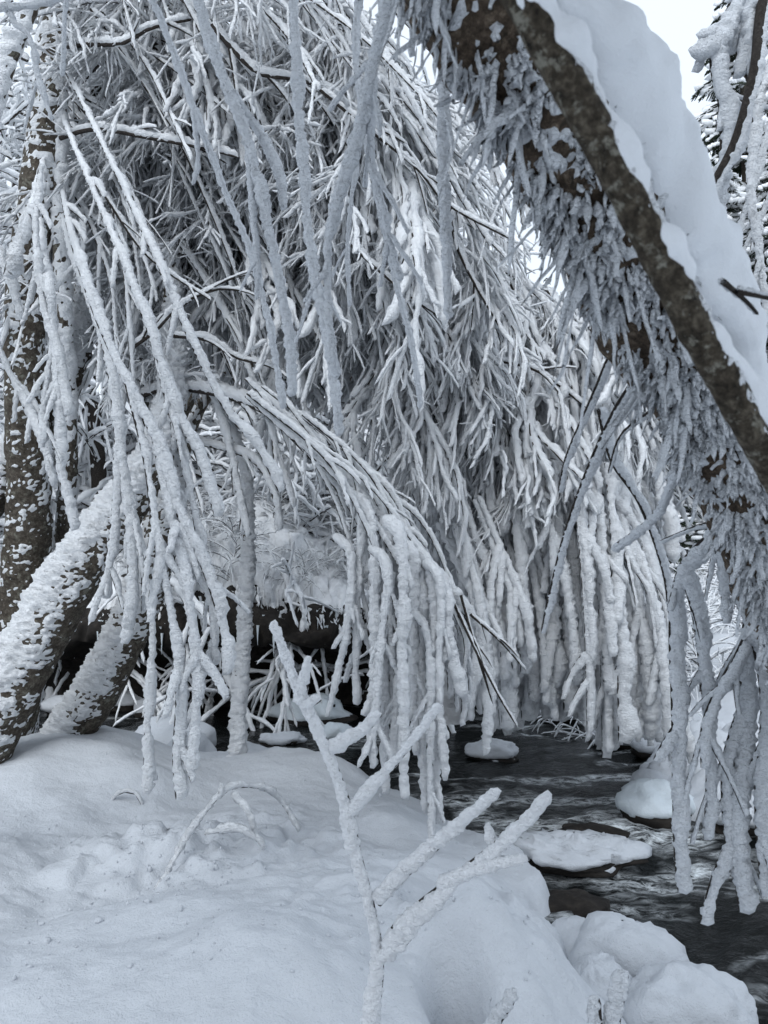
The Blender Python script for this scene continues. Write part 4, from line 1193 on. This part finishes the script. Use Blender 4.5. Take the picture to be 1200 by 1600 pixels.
# ------------------------------------------------------------------ foreground sapling and bent twigs
d0 = 2.15
SP = empty('sapling', P(584, 1665, d0), 'forked rimed sapling standing alone in the foreground snow', 'sapling')
WS = (-.55, .15, .5)
hand(SP, [(27.7169, [(584, 1680, d0), (588, 1590, d0), (595, 1500, d0), (580, 1410, d0), (562, 1340, d0), (546, 1262, d0), (522, 1192, d0), (494, 1125, d0), (472, 1078, d0), (455, 1035, d0), (430, 968, d0)])], name='trunk', taper=(1.1, .7), rb=.5, w=(-.5, -.35, .5), mat=M_SAP, lump=.38, expose=.95, fin=1.1, q=1.3)
for wd, pl in [(24.8495, [(474, 1100, d0), (480, 1062, d0 - .02), (487, 1026, d0 - .04)]), (22.938, [(478, 1108, d0), (490, 1100, d0 - .03), (502, 1093, d0 - .05)]),
               (25.8053, [(518, 1178, d0), (550, 1158, d0), (575, 1140, d0), (597, 1115, d0)]), (22.938, [(548, 1278, d0), (580, 1240, d0 - .02), (636, 1172, d0 - .05), (692, 1103, d0 - .07)]),
               (28.6726, [(592, 1412, d0), (640, 1362, d0 - .03), (712, 1300, d0 - .07), (784, 1236, d0 - .1)]), (34, [(594, 1490, d0), (625, 1440, d0 - .03), (690, 1385, d0 - .08), (770, 1322, d0 - .12), (815, 1278, d0 - .14), (856, 1234, d0 - .16)]),
               (22.938, [(690, 1388, d0 - .08), (750, 1362, d0 - .12), (826, 1345, d0 - .16)]), (28.6726, [(592, 1500, d0), (630, 1478, d0 - .03), (660, 1440, d0 - .05)]),
               (21.0265, [(720, 1296, d0 - .07), (706, 1310, d0 - .08)]), (19.115, [(775, 1320, d0 - .1), (768, 1300, d0 - .1), (764, 1284, d0 - .1)])]:
    hand(SP, [(wd, pl)], rb=.40, w=(-.4, -.25, .6) if wd != 34 else (.4, -.35, -.3), mat=M_SAP, lump=.38, fin=1.2, taper=(1.05, .68), expose=.75, q=1.3)
S2 = empty('sapling', P(765, 1640, 1.9), 'short rimed stub poking up below the sapling at the bottom edge', 'sapling')
hand(S2, [(30, [(760, 1660, 1.9), (776, 1605, 1.9), (800, 1568, 1.9), (808, 1546, 1.9)])], rb=.4, w=WS, q=1.2)
S3 = empty('sapling', P(960, 1660, 1.5), 'pair of blurred frosted stubs before the lowest boulder', 'sapling')
hand(S3, [(30, [(962, 1690, 1.5), (966, 1600, 1.5), (974, 1560, 1.5), (982, 1518, 1.5)]), (30, [(955, 1690, 1.5), (940, 1610, 1.5), (936, 1556, 1.5)])], rb=.35, w=WS, q=1.2)


def ground_path(lst):
    out = []
    base = None
    for (px_, py_, dd) in lst: out.append(P(px_, py_, dd))
    return np.array(out)


gd = depth(on_ground(330, 1380))
BS = empty('bent_sapling', on_ground(248, 1392), 'small sapling bowed to the snow with bead-like rime lumps', 'sapling')
hand(BS, [(15, [(246, 1396, gd), (275, 1340, gd + .2), (310, 1285, gd + .3), (345, 1243, gd + .4), (375, 1230, gd + .5), (410, 1234, gd + .6), (440, 1256, gd + .7), (466, 1300, gd + .7)]),
          (16, [(345, 1245, gd + .4), (346, 1232, gd + .4), (343, 1222, gd + .4)]), (16, [(362, 1240, gd + .45), (385, 1268, gd + .4), (398, 1310, gd + .4)]),
          (16, [(320, 1303, gd + .3), (365, 1298, gd + .3), (400, 1312, gd + .3), (412, 1328, gd + .3)])], rb=.25, w=(0, -.3, .9), lump=.55, expose=.6)
g2 = depth(on_ground(220, 1258))
B2 = empty('bent_twig', on_ground(170, 1260), 'thin frosted twig arched over the snow below the near weeping tree', 'twig')
hand(B2, [(8, [(168, 1258, g2), (180, 1243, g2), (200, 1237, g2), (214, 1243, g2), (222, 1260, g2)])], rb=.4)

# ------------------------------------------------------------------ crumbs of rime fallen on the snow
DC, QC = sphere_grid(6, 5)
cV, cQ, cn = [], [], 0
px_c = np.concatenate([rng.uniform(20, 880, 350), rng.normal(300, 90, 420)]); py_c = np.concatenate([1210 + 390 * rng.uniform(0, 1, 350) ** 1.3, rng.normal(1345, 45, 420)])
for a_, b_ in zip(px_c, py_c):
    g = G(a_, b_, .5)
    zz = float(ground_z(np.array([g[0]]), np.array([g[1]]))[0])
    if zz < .2: continue
    r_ = rng.uniform(.002, .007) * (2.0 if rng.uniform() < .12 else 1)
    V = DC * (1 + .45 * vnoise(DC * 1.5 + rng.uniform(0, 50, 3))[:, None]) * r_ * rng.uniform(.7, 1.4, 3) + np.array([g[0], g[1], zz + r_ * .3])
    cV.append(V); cQ.append(QC + cn); cn += len(V)
crumbs = link('fallen_rime', mesh_np('fallen_rime', np.vstack(cV), np.vstack(cQ), M_SNOW))
crumbs['kind'] = 'stuff'; crumbs['label'] = 'crumbs of fallen rime scattered on the near snow'; crumbs['category'] = 'snow'

print("TRIANGLES", TRIS[0])
